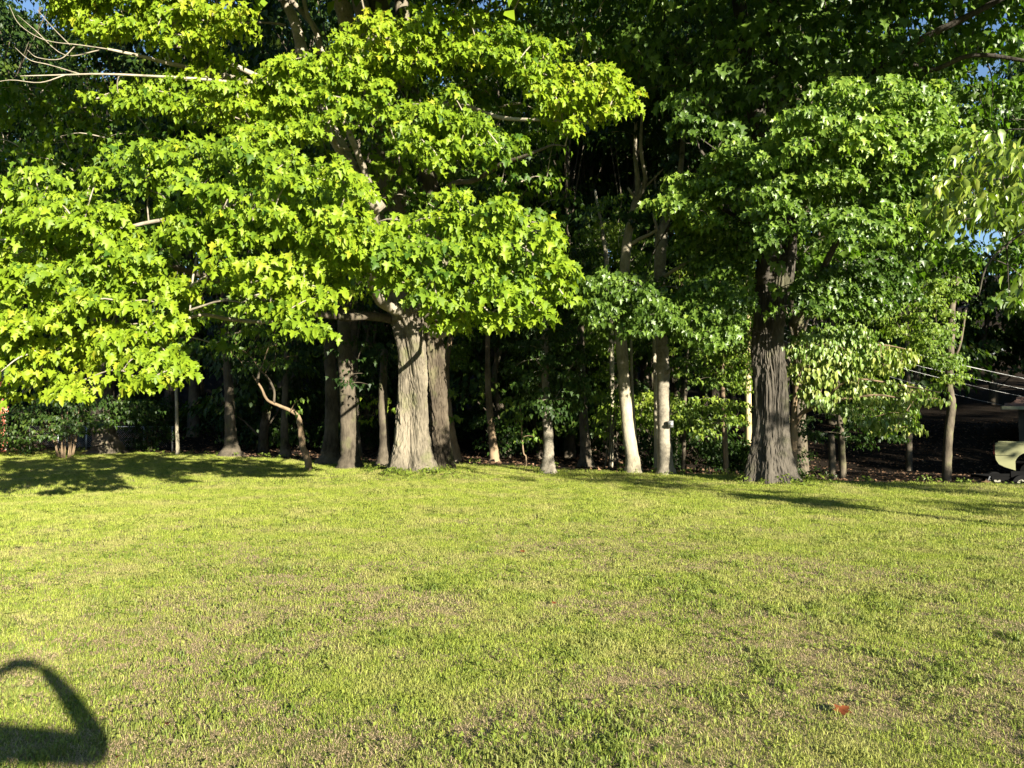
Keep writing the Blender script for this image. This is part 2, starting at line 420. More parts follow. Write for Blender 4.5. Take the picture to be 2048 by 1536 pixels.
# ------------------------------------------------------------------ big trunks
def big_trunk(tree, path, radii, m, name='trunk', flare=.9, lobes=6, seg=150, rings=170, ridge=.042, twist=.25, seed=1, freq=13.0, gully=None):
    P = spline(path, 12); R = np.interp(np.linspace(0, 1, len(P)), np.linspace(0, 1, len(radii)), radii)
    t = np.linspace(0, 1, rings) ** 1.25; s = np.linspace(0, 1, len(P))
    C = np.stack([np.interp(t, s, P[:, i]) for i in range(3)], -1); Rr = np.interp(t, s, R)
    a = np.linspace(0, 2 * np.pi, seg, endpoint=False)
    A, H = np.meshgrid(a, C[:, 2] - C[0, 2])
    Rm = Rr[:, None] * np.ones_like(A)
    fl = np.exp(-np.clip(H, 0, 9) / .38)
    lob = .55 + .5 * np.cos(A * lobes + seed + .8 * np.sin(A * 2 + seed)) + .25 * np.cos(A * (lobes // 2) + 1.3 * seed)
    Rm = Rm + flare * .42 * fl * (0.45 + .65 * lob) + .05 * np.cos(A * 3 + seed + H * .35) * (1 + 0 * H) + .035 * np.cos(A * 5 - seed + H * .6)
    B = A + twist * H
    q = np.stack([np.cos(B) * freq * .55, np.sin(B) * freq * .55, H * 2.3 + 3], -1)
    warp = fbm(np.stack([np.cos(A) * 1.5, np.sin(A) * 1.5, H * .9], -1), seed + 20, 2) * .9
    q[..., 2] += warp
    n1 = np.abs(fbm(q + warp[..., None] * .35, seed, 3)); n2 = fbm(q * 2.3, seed + 7, 2)
    Rm = Rm + ridge * (np.clip(n1 * 2.6, 0, 1) - .6) + ridge * .35 * n2
    lump = fbm(np.stack([np.cos(A) * 1.2, np.sin(A) * 1.2, H * .7], -1), seed + 40, 2) * .07; Rm = Rm + lump
    v = C[:, None, :] + np.stack([np.cos(A) * Rm, np.sin(A) * Rm, np.zeros_like(A)], -1)
    v[0, :, 2] -= .25
    v = v.reshape(-1, 3); f = [(i * seg + j, i * seg + (j + 1) % seg, (i + 1) * seg + (j + 1) % seg, (i + 1) * seg + j) for i in range(rings - 1) for j in range(seg)]
    f.append(tuple((rings - 1) * seg + j for j in range(seg)))
    b = MB(); b.add(v, f); tree.nodes += list(C[::10])
    return b.build(name, m, tree.root, False)

# ================================================================== the big maple with the bright crown
T = Tree('maple_tree', 'largest maple, bright yellow-green boughs sweeping low over the lawn, twin furrowed trunk', 'tree', MAPLE[:2])
bx, by, bz = T.base
def up(px, py, Y): return W(px, py, Y)
big_trunk(T, [(bx, by, bz - .05), (bx + .02, by, bz + .9), up(828, 760, 18.75), up(822, 690, 18.8), up(812, 620, 18.9)], [.44, .39, .345, .35, .44], M['bark_big'], flare=.78, seed=2, lobes=6)
second = up(884, 943, 19.7)
big_trunk(T, [(second[0] - .02, 19.7, bz - .15), (second[0] - .10, 19.7, bz + .9), up(872, 760, 19.7), up(868, 690, 19.7), up(852, 610, 19.5)], [.27, .24, .235, .24, .26], M['bark_twin'], name='trunk', flare=.40, lobes=5, seed=5, seg=110, rings=140)
T.branch([(822, 640, 18.9), (800, 560, 19.0), (785, 470, 19.1), (775, 330, 19.2), (768, 200, 19.3), (760, 60, 19.4), (748, -160, 19.6)], .52, .26, M['bark_big'], 'limb', 14, 6, .12)
T.branch([(862, 640, 19.3), (872, 520, 19.5), (862, 380, 19.7), (830, 240, 19.8), (812, 90, 20), (802, -20, 20.1), (800, -300, 20.3)], .3, .16, M['bark_big'], 'limb', 12)
T.branch([(815, 625, 18.8), (775, 612, 18.0), (748, 580, 17.2), (742, 530, 16.4), (752, 440, 15.6), (735, 360, 15.0), (700, 270, 14.6), (660, 180, 14.4)], 0.144, 0.045, M['limb'])
T.branch([(800, 640, 18.9), (740, 632, 18.4), (690, 634, 17.8), (620, 625, 16.5), (520, 600, 15), (430, 560, 13.2), (300, 520, 11.2), (150, 480, 10.2)], 0.120, 0.025, M['bark_wood'])  # darker woodland bark stands in for shade on this limb
T.branch([(760, 420, 15.4), (700, 330, 15), (640, 210, 15.3), (607, 110, 15.8), (588, 40, 16.0), (560, -30, 16.2), (540, -200, 16.5)], .15, .09, M['limb'], 'limb', 10)
T.branch([(640, 105, 16), (632, 60, 16.1), (605, 25, 16.2), (580, -5, 16.3), (560, -60, 16.5)], 0.072, 0.040, M['limb'])
T.branch([(650, 120, 16), (636, 75, 16), (612, 20, 16), (602, -50, 16)], 0.060, 0.040, M['limb'])
T.branch([(768, 240, 19.2), (720, 130, 18.8), (700, 60, 18.4), (680, -10, 18), (650, -180, 17.6)], .24, .19, M['limb'], 'limb', 10)
T.branch([(775, 130, 19.2), (742, 70, 19.2), (728, 30, 19.2), (716, -20, 19.2), (700, -200, 19.2)], .24, .2, M['limb'], 'limb', 10)
T.branch([(700, 330, 15), (600, 190, 14), (500, 165, 13), (400, 140, 12.5), (330, 125, 12), (280, 112, 11.7), (215, 98, 11.4)], 0.066, 0.018, M['limb'])
T.branch([(600, 190, 14), (510, 150, 13.2), (440, 115, 12.8), (390, 70, 12.6), (330, 40, 12.3), (240, 20, 12)], 0.054, 0.015, M['limb'])
T.branch([(570, 50, 16), (530, 45, 15.5), (470, 46, 15), (400, 40, 14)], 0.030, 0.010, M['limb'])
T.branch([(440, 170, 12.8), (380, 100, 12.6), (330, 92, 12.2), (260, 62, 11.8), (180, 40, 11.2)], 0.030, 0.010, M['limb'])
T.branch([(500, 168, 13), (400, 158, 12), (300, 152, 11.6), (200, 148, 11.2), (120, 150, 11), (40, 152, 10.8)], 0.027, 0.006, M['limb'])
T.branch([(640, 420, 15.2), (560, 400, 13.5), (480, 395, 12.2), (420, 440, 11), (330, 440, 10.4), (250, 455, 10)], 0.060, 0.020, M['limb'])
T.branch([(430, 430, 11.5), (410, 470, 11), (395, 510, 10.6), (385, 560, 10.3), (380, 620, 10)], 0.027, 0.010, M['limb'])
T.branch([(640, 600, 16), (560, 640, 14), (470, 640, 12), (400, 630, 10.6), (330, 660, 10), (250, 700, 9.6)], 0.042, 0.010, M['limb'])
T.branch([(870, 430, 17.5), (900, 372, 15), (950, 360, 13.5), (1000, 330, 12.8), (1050, 312, 12.4), (1080, 300, 12.2), (1105, 290, 12.0), (1130, 292, 11.9)], 0.06, 0.008, M['bark_wood'])
T.branch([(850, 560, 18.8), (880, 500, 16), (920, 470, 13.5), (980, 480, 12), (1050, 500, 11), (1100, 540, 10.7)], 0.090, 0.020, M['limb'])
T.branch([(840, 650, 18.7), (880, 672, 17.5), (930, 640, 15), (970, 600, 12.5), (1010, 590, 11.3)], 0.072, 0.020, M['limb'])
T.branch([(800, 300, 19), (850, 220, 16.5), (920, 210, 14.5), (1000, 235, 13), (1090, 240, 12.4), (1180, 245, 12)], 0.060, 0.013, M['limb'])
T.branch([(790, 180, 19), (860, 120, 16.5), (940, 95, 14.5), (1020, 110, 13.2), (1030, 130, 13)], 0.072, 0.020, M['limb'])
T.branch([(700, 300, 14.8), (672, 290, 14.3), (668, 270, 14.1), (665, 230, 14)], 0.030, 0.020, M['limb'])
# bare twigs at the far left
for pts in ([(215, 98, 11.4), (160, 90, 11), (90, 80, 10.8), (40, 50, 10.6), (18, 10, 10.5)], [(200, 100, 11.4), (130, 110, 11), (70, 60, 10.8), (35, 30, 10.7)],
            [(160, 148, 11.1), (100, 130, 10.9), (60, 120, 10.8), (30, 95, 10.7)], [(140, 90, 11), (110, 60, 10.9), (75, 20, 10.8)],
            [(150, 92, 11), (120, 118, 10.9), (75, 115, 10.8), (55, 100, 10.7)], [(130, 150, 11), (80, 165, 10.9), (20, 160, 10.8), (-30, 170, 10.7)]):
    T.branch(pts, .010, .003, M['limb'], 'bare_twig', 5)
BR = dict(size=.098, gap=.33, rx=.28, rz=.17, n=58, droop=(18, 72), jit=1.25)
T.bough([(-60, 350), (80, 335), (190, 340), (240, 400), (290, 470), (310, 520), (385, 560), (400, 640), (350, 665), (390, 715), (345, 770), (290, 755), (200, 735), (130, 715), (95, 790), (-60, 800)], 9.6, 2, 1.2, tint=.5, **BR)
T.bough([(200, 300), (330, 285), (460, 295), (600, 315), (705, 330), (735, 380), (775, 470), (800, 525), (740, 545), (700, 590), (645, 665), (560, 655), (470, 620), (440, 540), (350, 500), (310, 440), (260, 380)], 9.6, 2, 1.3, tint=.42, **BR)
T.bough([(800, 440), (900, 395), (1000, 400), (1080, 440), (1130, 480), (1135, 600), (1060, 665), (990, 660), (900, 665), (840, 600), (740, 570), (720, 500)], 9.7, 2, 1.2, tint=.45, **BR)
T.bough([(770, 290), (790, 215), (900, 185), (1000, 230), (1060, 290), (1000, 320), (900, 335), (820, 335)], 11.5, 2, 1.0, tint=.45, **BR)
T.bough([(620, 130), (680, 70), (760, 25), (900, 10), (1000, 40), (1110, 90), (1115, 170), (1040, 160), (950, 110), (860, 150), (760, 170), (700, 170)], 12.2, 2, 1.1, tint=.5, **BR)
T.bough([(1060, 150), (1200, 135), (1275, 195), (1270, 240), (1190, 225), (1140, 265), (1075, 225)], 11.8, 2, .7, tint=.6, **BR)
T.bough([(60, -60), (120, 40), (200, 90), (300, 100), (330, 60), (400, 90), (490, 60), (480, 20), (430, -60)], 11.4, 2, .8, tint=.62, **BR)
T.bough([(175, 205), (250, 170), (340, 150), (440, 175), (520, 150), (620, 105), (740, 160), (790, 235), (700, 260), (600, 295), (480, 290), (420, 240), (320, 225), (250, 215)], 11.8, 2, 1.0, tint=.48, **BR)
T.bough([(300, 105), (380, 95), (490, 130), (470, 150), (380, 150)], 12.2, 1, .6, tint=.5, **BR)
T.bough([(60, 770), (200, 745), (280, 750), (330, 790), (260, 775), (120, 800)], 9.5, 1, .5, tint=.6, **BR)
# inner and rear boughs, shade put into a darker leaf tint
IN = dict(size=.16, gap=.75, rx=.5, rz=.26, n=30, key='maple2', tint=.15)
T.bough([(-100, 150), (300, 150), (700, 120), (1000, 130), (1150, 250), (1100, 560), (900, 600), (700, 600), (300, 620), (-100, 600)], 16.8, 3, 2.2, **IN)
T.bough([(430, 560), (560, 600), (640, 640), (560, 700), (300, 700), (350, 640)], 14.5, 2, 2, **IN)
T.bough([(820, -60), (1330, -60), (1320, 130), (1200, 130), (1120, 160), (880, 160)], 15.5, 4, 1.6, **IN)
# upper crown above the picture
UP = dict(size=.27, gap=.85, rx=.8, rz=.4, n=85, key='small', back='small', tint=.4)
T.bough([(-300, -500), (200, -650), (700, -700), (1100, -560), (1250, -200), (1150, -40), (700, -60), (-200, -80)], 11.9, 6, 2.0, **UP)
T.bough([(0, -900), (500, -1150), (900, -1100), (1100, -700), (500, -650)], 13.5, 4, 3, **UP)
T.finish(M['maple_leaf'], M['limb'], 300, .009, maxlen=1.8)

# ================================================================== right maple
RB = W(1546, 966, 16.9)
T = Tree('maple_tree', 'flaky-barked maple with a shade-darkened thick trunk beside the wooden pole, right of centre', 'tree', RB[:2])
bx, by, bz = T.base
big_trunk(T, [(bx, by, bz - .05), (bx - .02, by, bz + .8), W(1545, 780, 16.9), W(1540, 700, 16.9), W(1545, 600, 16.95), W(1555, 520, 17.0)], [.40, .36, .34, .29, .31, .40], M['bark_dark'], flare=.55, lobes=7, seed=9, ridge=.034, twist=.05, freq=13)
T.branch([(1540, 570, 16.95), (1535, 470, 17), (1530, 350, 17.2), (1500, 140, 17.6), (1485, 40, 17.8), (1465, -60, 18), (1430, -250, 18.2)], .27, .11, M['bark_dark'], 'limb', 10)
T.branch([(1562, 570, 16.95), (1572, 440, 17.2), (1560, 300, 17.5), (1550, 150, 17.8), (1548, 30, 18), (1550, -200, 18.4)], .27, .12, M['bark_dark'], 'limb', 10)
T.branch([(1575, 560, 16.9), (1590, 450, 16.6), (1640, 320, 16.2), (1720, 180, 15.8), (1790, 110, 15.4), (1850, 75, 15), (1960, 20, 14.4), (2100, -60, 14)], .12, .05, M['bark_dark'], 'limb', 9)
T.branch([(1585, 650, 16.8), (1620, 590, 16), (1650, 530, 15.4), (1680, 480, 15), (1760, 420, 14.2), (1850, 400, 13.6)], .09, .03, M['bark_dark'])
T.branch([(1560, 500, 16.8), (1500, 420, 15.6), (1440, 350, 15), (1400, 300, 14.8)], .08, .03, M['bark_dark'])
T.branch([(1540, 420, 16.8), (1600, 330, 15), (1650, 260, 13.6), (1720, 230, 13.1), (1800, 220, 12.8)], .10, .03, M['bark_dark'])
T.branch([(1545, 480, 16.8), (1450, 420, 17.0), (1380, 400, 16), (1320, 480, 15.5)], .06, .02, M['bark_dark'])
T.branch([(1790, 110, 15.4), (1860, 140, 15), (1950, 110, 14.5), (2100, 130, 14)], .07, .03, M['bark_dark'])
RR = dict(size=.098, gap=.34, rx=.31, rz=.20, n=70, droop=(18, 76), jit=1.3)
T.bough([(1560, 230), (1650, 165), (1780, 150), (1880, 170), (1905, 240), (1930, 280), (1900, 340), (1860, 340), (1800, 330), (1700, 300), (1600, 300), (1540, 300)], 12.6, 3, 1.0, tint=.6, **RR)
T.bough([(1500, 330), (1560, 290), (1700, 300), (1800, 330), (1880, 350), (1890, 440), (1870, 455), (1790, 400), (1700, 380), (1640, 400), (1560, 420), (1530, 400)], 13.2, 3, 1.0, tint=.4, **RR)
T.bough([(1640, 400), (1740, 390), (1850, 420), (1880, 450), (1800, 470), (1720, 490), (1650, 480)], 13.0, 2, .8, tint=.5, **RR)
T.bough([(1500, 380), (1590, 400), (1620, 440), (1540, 500), (1510, 470)], 13.6, 1, .8, tint=.4, **RR)
T.bough([(1400, 320), (1470, 290), (1520, 300), (1510, 400), (1440, 400)], 14.2, 2, .9, tint=.35, **RR)
T.bough([(1290, 400), (1350, 350), (1430, 345), (1450, 420), (1420, 470), (1350, 450), (1330, 430)], 14.6, 2, .9, tint=.5, **RR)
T.bough([(1150, 560), (1220, 540), (1290, 560), (1350, 620), (1330, 680), (1230, 660), (1160, 640)], 15.2, 2, .9, tint=.3, **RR)
T.bough([(1320, 580), (1420, 560), (1500, 600), (1480, 660), (1430, 700), (1360, 690), (1330, 640)], 15.4, 2, .9, tint=.35, **RR)
T.bough([(1340, 470), (1480, 440), (1510, 560), (1400, 570)], 16.2, 2, 1.0, tint=.25, **RR)
T.bough([(1340, 200), (1400, 190), (1420, 260), (1380, 290), (1340, 260)], 13.6, 1, .8, tint=.4, **RR)
T.bough([(1600, 560), (1720, 500), (1800, 520), (1860, 600), (1700, 640), (1590, 630)], 15.4, 1, .8, tint=.15, **RR)
T.bough([(1530, 500), (1560, 520), (1570, 640), (1540, 650)], 15.9, 1, .3, tint=.4, size=.15, gap=.4, rx=.25, rz=.2, n=14)
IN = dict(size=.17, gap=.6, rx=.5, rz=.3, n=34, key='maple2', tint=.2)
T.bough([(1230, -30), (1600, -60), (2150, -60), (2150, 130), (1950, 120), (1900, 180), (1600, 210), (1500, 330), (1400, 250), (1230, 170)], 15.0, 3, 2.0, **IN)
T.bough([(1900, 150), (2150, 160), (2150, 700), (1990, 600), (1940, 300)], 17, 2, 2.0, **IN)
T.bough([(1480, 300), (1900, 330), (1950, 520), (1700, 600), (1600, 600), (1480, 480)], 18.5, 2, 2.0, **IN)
UP['tint'] = .3
T.bough([(1230, -450), (1500, -600), (2000, -600), (2300, -400), (2350, -60), (1300, -60)], 11.6, 5, 2.2, **UP)
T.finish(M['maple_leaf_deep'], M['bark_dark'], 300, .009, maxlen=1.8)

# ================================================================== dogwood branch reaching in from the right
T = Tree('dogwood_tree', 'dogwood reaching in at the right edge with large glossy oval leaves', 'tree', (9.9, 5.9))
bx, by, bz = T.base
T.branch([(bx, by, bz - .1), (bx + .05, by, bz + 1.0), (bx - .1, by + .05, bz + 2.0), (bx, by, bz + 3.4), (bx + .1, by, bz + 5)], .12, .04, M['bark_dark'], 'trunk', 10, world=True)
for e in ([(bx - .1, by + .05, 2.3), (8.2, 7.0, 3.3), (6.8, 7.9, 4.0), (5.8, 8.4, 4.2), (5.0, 8.5, 4.1)], [(6.8, 7.9, 4.0), (5.9, 8.4, 3.7), (5.4, 8.6, 3.3), (5.3, 8.7, 2.9)], [(8.2, 7.0, 3.3), (6.6, 8.0, 4.5), (5.5, 8.4, 4.7)],
          [(bx, by, 3.0), (9.0, 5.0, 3.9), (8.8, 4.6, 4.4)], [(bx, by, 2.8), (10.7, 6.4, 3.7), (11.1, 6.5, 4.4)]):
    T.branch(e, .022, .008, M['bark_dark'], world=True)
DW = dict(size=.125, key='ovate', back='ovate', droop=(20, 72), jit=1.4)
T.bough([(1850, 390), (1900, 320), (1960, 275), (2030, 275), (2120, 300), (2120, 480), (1990, 450), (1880, 450)], 8.3, 3, .4, gap=.23, rx=.24, rz=.14, n=11, tint=.55, **DW)
T.bough([(2030, 545), (2090, 530), (2090, 620), (2040, 610)], 8.5, 2, .3, gap=.25, rx=.2, rz=.13, n=8, tint=.5, **DW)
for k in range(34):
    a = random.uniform(0, 6.28); q = random.uniform(.2, 1.25); c = np.array([bx + math.cos(a) * q, by + math.sin(a) * q, random.uniform(2.3, 5.2)])
    clump(T.L, 'mid', c, .5, .25, 50, .14, (math.cos(a), math.sin(a)), .4); T.cl.append(c)
T.finish(M['dogwood_leaf'], M['bark_dark'], 200, .006)

# unseen young maple added at the right to shade the foot of the dark maple
T = Tree('maple_tree', 'unseen young maple added off to the right to shade the dark maple', 'tree', (14.0, 7.2))
bx, by, bz = T.base
T.branch([(bx, by, bz - .1), (bx + .05, by, bz + 2), (bx, by + .1, bz + 5.0)], .10, .03, M['bark_dark'], 'trunk', 10, world=True)
for k in range(26):
    a = random.uniform(0, 6.28); q = random.uniform(.3, 1.45)
    c = np.array([bx + math.cos(a) * q, by + math.sin(a) * q, random.uniform(3.3, 5.2)]); clump(T.L, 'mid', c, .55, .28, 55, .15, (math.cos(a), math.sin(a)), .4); T.cl.append(c)
T.finish(M['maple_leaf_deep'], M['bark_dark'], 0, .006, 'crown')

# ================================================================== slender trees along the lawn's edge
def slim(name, label, base, path, radii, bark, boughs=(), leaf='wood_leaf', flare=0.0, extra=(), group=None, cat='tree', seg=14, twr=.008):
    """base and path in sight-line coordinates (px, py, distance); the lowest point is set on the ground"""
    P0 = W(*base); T = Tree(name, label, cat, P0[:2], group)
    pts = [np.array([T.base[0], T.base[1], T.base[2] - .15]), T.base + np.array([0, 0, .25])] + [W(*p) for p in path]
    P = spline(pts, 8); R = .82 * np.interp(np.linspace(0, 1, len(P)), np.linspace(0, 1, len(radii)), radii)
    R = R + flare * np.exp(-np.clip(P[:, 2] - T.base[2], 0, 99) / .22)
    b = MB(); b.tube(P, R, seg, True, .14, random.randint(0, 50)); T.nodes += list(P); b.build('trunk', bark, T.root)
    for e in extra: T.branch(e[0], e[1], e[2], M['bark_wood'] if name == 'redbud_tree' else bark, 'limb', 7)  # redbud limbs take a darker bark, shade put into their colour
    for bo in boughs: T.bough(bo[0], bo[1], **bo[2])
    if boughs: T.finish(M[leaf], bark, 0, twr, 'crown')
    return T
ME = dict(size=.15, gap=.5, rx=.42, rz=.2, n=30, key='maple2', back='mid', layers=2)
FI = dict(size=.13, gap=.5, rx=.45, rz=.18, n=44, key='mid', back='mid', layers=2)
slim('tree', 'tall pale smooth trunk lit along its height, forking high between the big maples', (1266, 945, 19.9),
     [(1255, 850, 19.9), (1246, 730, 19.9), (1241, 640, 19.95), (1243, 600, 20), (1251, 520, 20), (1256, 470, 20), (1270, 410, 20.1), (1276, 370, 20.2), (1270, 300, 20.3), (1276, 190, 20.5)],
     [.24, .21, .19, .18, .17, .17, .15, .13, .09, .06, .05], M['bark_pale'], flare=.08,
     extra=[([(1272, 400, 20.1), (1288, 372, 20), (1290, 350, 20), (1283, 310, 20), (1282, 270, 20), (1290, 150, 20.2)], .08, .03), ([(1258, 490, 20), (1285, 475, 19.8), (1304, 466, 19.6), (1340, 440, 19.3)], .06, .03),
            ([(1250, 582, 20), (1262, 565, 19.8), (1283, 547, 19.6)], .05, .03), ([(1276, 400, 20.1), (1262, 385, 20), (1256, 375, 20)], .04, .03), ([(1292, 372, 20), (1310, 355, 19.8), (1326, 338, 19.6)], .03, .015)],
     boughs=[([(1160, 560), (1240, 545), (1330, 560), (1335, 600), (1240, 600), (1160, 620)], 19.4, dict(ME, tint=.3)), ([(1230, 560), (1245, 560), (1250, 640), (1235, 640)], 19.6, dict(ME, n=16, layers=1)),
             ([(1190, 100), (1380, 100), (1400, 260), (1310, 300), (1200, 280)], 20.5, dict(ME, tint=.2)), ([(1240, 420), (1330, 400), (1310, 440), (1240, 450)], 19.7, dict(ME, layers=1, tint=.35)),
             ([(1230, 730), (1262, 726), (1258, 742), (1232, 744)], 19.6, dict(ME, n=8, gap=.4, rx=.2, rz=.1, layers=1, tint=.8))])
slim('tree', 'straight dark and pale banded trunk carrying a small grey box, beside the pale forked trunk', (1332, 951, 19.3),
     [(1328, 860, 19.3), (1326, 740, 19.3), (1322, 640, 19.3), (1320, 560, 19.4), (1325, 470, 19.4), (1336, 430, 19.4), (1350, 390, 19.5), (1362, 330, 19.6), (1370, 200, 20)],
     [.24, .21, .20, .19, .18, .17, .16, .13, .09, .05], M['bark_band'], flare=.1,
     extra=[([(1313, 562, 19.3), (1340, 545, 19), (1372, 525, 18.7), (1400, 497, 18.4), (1418, 482, 18.2)], .05, .03), ([(1408, 515, 18.4), (1414, 495, 18.4), (1422, 478, 18.4)], .025, .02), ([(1330, 740, 19.2), (1336, 745, 19.1), (1341, 738, 19.0)], .05, .035),
            ([(1322, 470, 19.4), (1312, 450, 19.3), (1306, 430, 19.3)], .04, .025)],
     boughs=[([(1300, 380), (1420, 350), (1440, 430), (1360, 450), (1310, 430)], 19, dict(ME, tint=.4)), ([(1330, 590), (1460, 560), (1500, 640), (1400, 700), (1330, 660)], 19.0, dict(ME, tint=.35)),
             ([(1290, 100), (1440, 80), (1460, 300), (1330, 320)], 20, dict(ME, tint=.15))])
meter = MB(); p = W(1341, 848, 19.05); meter.box(p, (.12, .10, .16)); pp = W(1341, 841, 19.0); meter.tube([p + (0, -.05, 0), p + (0, -.12, 0)], .05, 12)
o = meter.build('meter_box', M['metal'], origin=p); o.location = p; tag(o, 'small grey box fixed to the banded trunk', 'utility box')
slim('tree', 'thin pale stem close behind the banded trunk, on its left', (1312, 949, 20.6), [(1312, 860, 20.6), (1311, 780, 20.7), (1308, 650, 20.9), (1312, 500, 21), (1310, 350, 21.2)], [.075, .07, .065, .06, .05, .03], M['bark_pale'],
     boughs=[([(1270, 640), (1340, 620), (1350, 720), (1290, 760)], 20.8, dict(FI, layers=1))])
slim('tree', 'thin stem leaning on the right foot of the pale forked trunk', (1275, 944, 20.5), [(1270, 870, 20.5), (1264, 760, 20.6), (1262, 600, 20.8)], [.06, .055, .05, .03], M['bark_pale'])
slim('tree', 'stout mottled trunk alone at the lawn edge between big maple and pale forked trunk', (1096, 948, 19.6),
     [(1097, 900, 19.6), (1095, 840, 19.6), (1092, 790, 19.7), (1090, 700, 19.8), (1092, 560, 20)], [.20, .17, .155, .15, .13, .11, .08], M['bark_band'], flare=.1,
     boughs=[([(1020, 690), (1090, 640), (1150, 660), (1195, 740), (1190, 800), (1160, 850), (1120, 830), (1060, 820), (1020, 790)], 19.0, dict(FI, tint=.25, layers=3)), ([(1100, 850), (1120, 856), (1116, 875), (1104, 872)], 19.3, dict(FI, n=12, rx=.2, rz=.1, tint=.9, layers=1)),
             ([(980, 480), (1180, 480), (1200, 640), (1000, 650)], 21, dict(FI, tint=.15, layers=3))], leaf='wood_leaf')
slim('tree', 'leaning trunk with lit leaf sprays, right behind the twin maple trunk', (912, 921, 24), [(905, 870, 24), (898, 820, 24.2), (893, 740, 24.5), (905, 640, 25)], [.17, .16, .145, .13, .11, .08], M['bark_tan'], flare=.05,
     boughs=[([(885, 775), (915, 775), (940, 850), (920, 880), (895, 830)], 23.2, dict(FI, tint=.7, layers=1, n=26, rx=.3)), ([(870, 640), (960, 640), (950, 740), (880, 740)], 25, dict(FI, tint=.2))], leaf='under_leaf')
slim('tree', 'pale-footed trunk standing alone in the dark gap between two leafy saplings', (988, 926, 24.5), [(984, 870, 24.5), (980, 830, 24.6), (976, 760, 25), (975, 640, 26)], [.20, .17, .15, .14, .12, .09], M['bark_tan'], flare=.05,
     boughs=[([(970, 840), (1000, 835), (1000, 860), (975, 860)], 24, dict(FI, n=12, rx=.25, layers=1, tint=.6)), ([(920, 560), (1060, 560), (1050, 700), (930, 700)], 26, dict(FI, tint=.2))])
slim('sapling', 'spindly sapling with a bowed stem and light leaf sprays', (1052, 936, 22), [(1047, 905, 22), (1044, 870, 22), (1042, 830, 22), (1035, 790, 22.2)], [.03, .028, .022, .018, .012], M['bark_tan'],
     boughs=[([(1000, 800), (1035, 790), (1060, 850), (1080, 870), (1040, 890), (1005, 870)], 21.8, dict(FI, tint=.55, layers=1, n=22, rx=.28))], leaf='under_leaf')
slim('tree', 'dim trunk with a flared root foot, in shade left of the pale forked trunk', (1172, 943, 23.5), [(1170, 880, 23.5), (1166, 820, 23.6), (1162, 700, 24), (1160, 560, 25)], [.22, .2, .19, .17, .14, .1], M['bark_wood'], flare=.15,
     boughs=[([(1150, 790), (1230, 770), (1240, 850), (1180, 860)], 22.5, dict(FI, tint=.5, layers=1, n=20)), ([(1110, 560), (1230, 560), (1220, 700), (1120, 720)], 24.5, dict(FI, tint=.3))], leaf='under_leaf')
# lit understory maples behind the lawn edge
slim('understory_tree', 'low bright-leaved tree spreading flat layers behind the banded trunk', (1366, 948, 26), [(1368, 880, 26), (1370, 800, 26), (1375, 700, 26.3)], [.09, .08, .07, .05], M['bark_wood'],
     boughs=[([(1190, 820), (1260, 790), (1330, 780), (1370, 800), (1460, 790), (1490, 800), (1490, 850), (1440, 850), (1400, 880), (1340, 870), (1250, 850), (1200, 850)], 24.5, dict(FI, tint=.7, n=46, layers=3)),
             ([(1340, 690), (1480, 680), (1500, 760), (1440, 770), (1350, 760)], 25.5, dict(FI, tint=.55, n=44))], leaf='under_leaf')
slim('understory_tree', 'bright-leaved tree rising between the banded trunk and the wooden pole', (1452, 948, 28), [(1450, 880, 28), (1446, 800, 28), (1440, 600, 29), (1430, 420, 30)], [.14, .12, .11, .09, .05], M['bark_tan'],
     boughs=[([(1360, 430), (1440, 400), (1510, 440), (1520, 640), (1500, 790), (1400, 740), (1350, 600)], 28, dict(FI, tint=.55, n=46, layers=3, gap=.6)),
             ([(1350, 380), (1400, 380), (1400, 480), (1350, 500)], 29, dict(FI, tint=.8, n=40, layers=1))], leaf='under_leaf')
slim('understory_tree', 'tree with a thin crooked pale stem left of the forked trunk, in half shade', (1222, 940, 27), [(1224, 800, 27), (1222, 620, 27), (1215, 580, 27), (1213, 520, 27), (1206, 470, 27.2), (1190, 380, 27.5)], [.1, .1, .1, .11, .10, .08, .05], M['bark_pale'],
     boughs=[([(1130, 470), (1230, 440), (1300, 480), (1310, 560), (1290, 700), (1200, 760), (1140, 640)], 27.5, dict(FI, tint=.4, n=42, layers=3, gap=.6)), ([(1170, 400), (1260, 390), (1250, 460), (1180, 470)], 27, dict(FI, tint=.75, n=36, layers=1))], leaf='under_leaf')
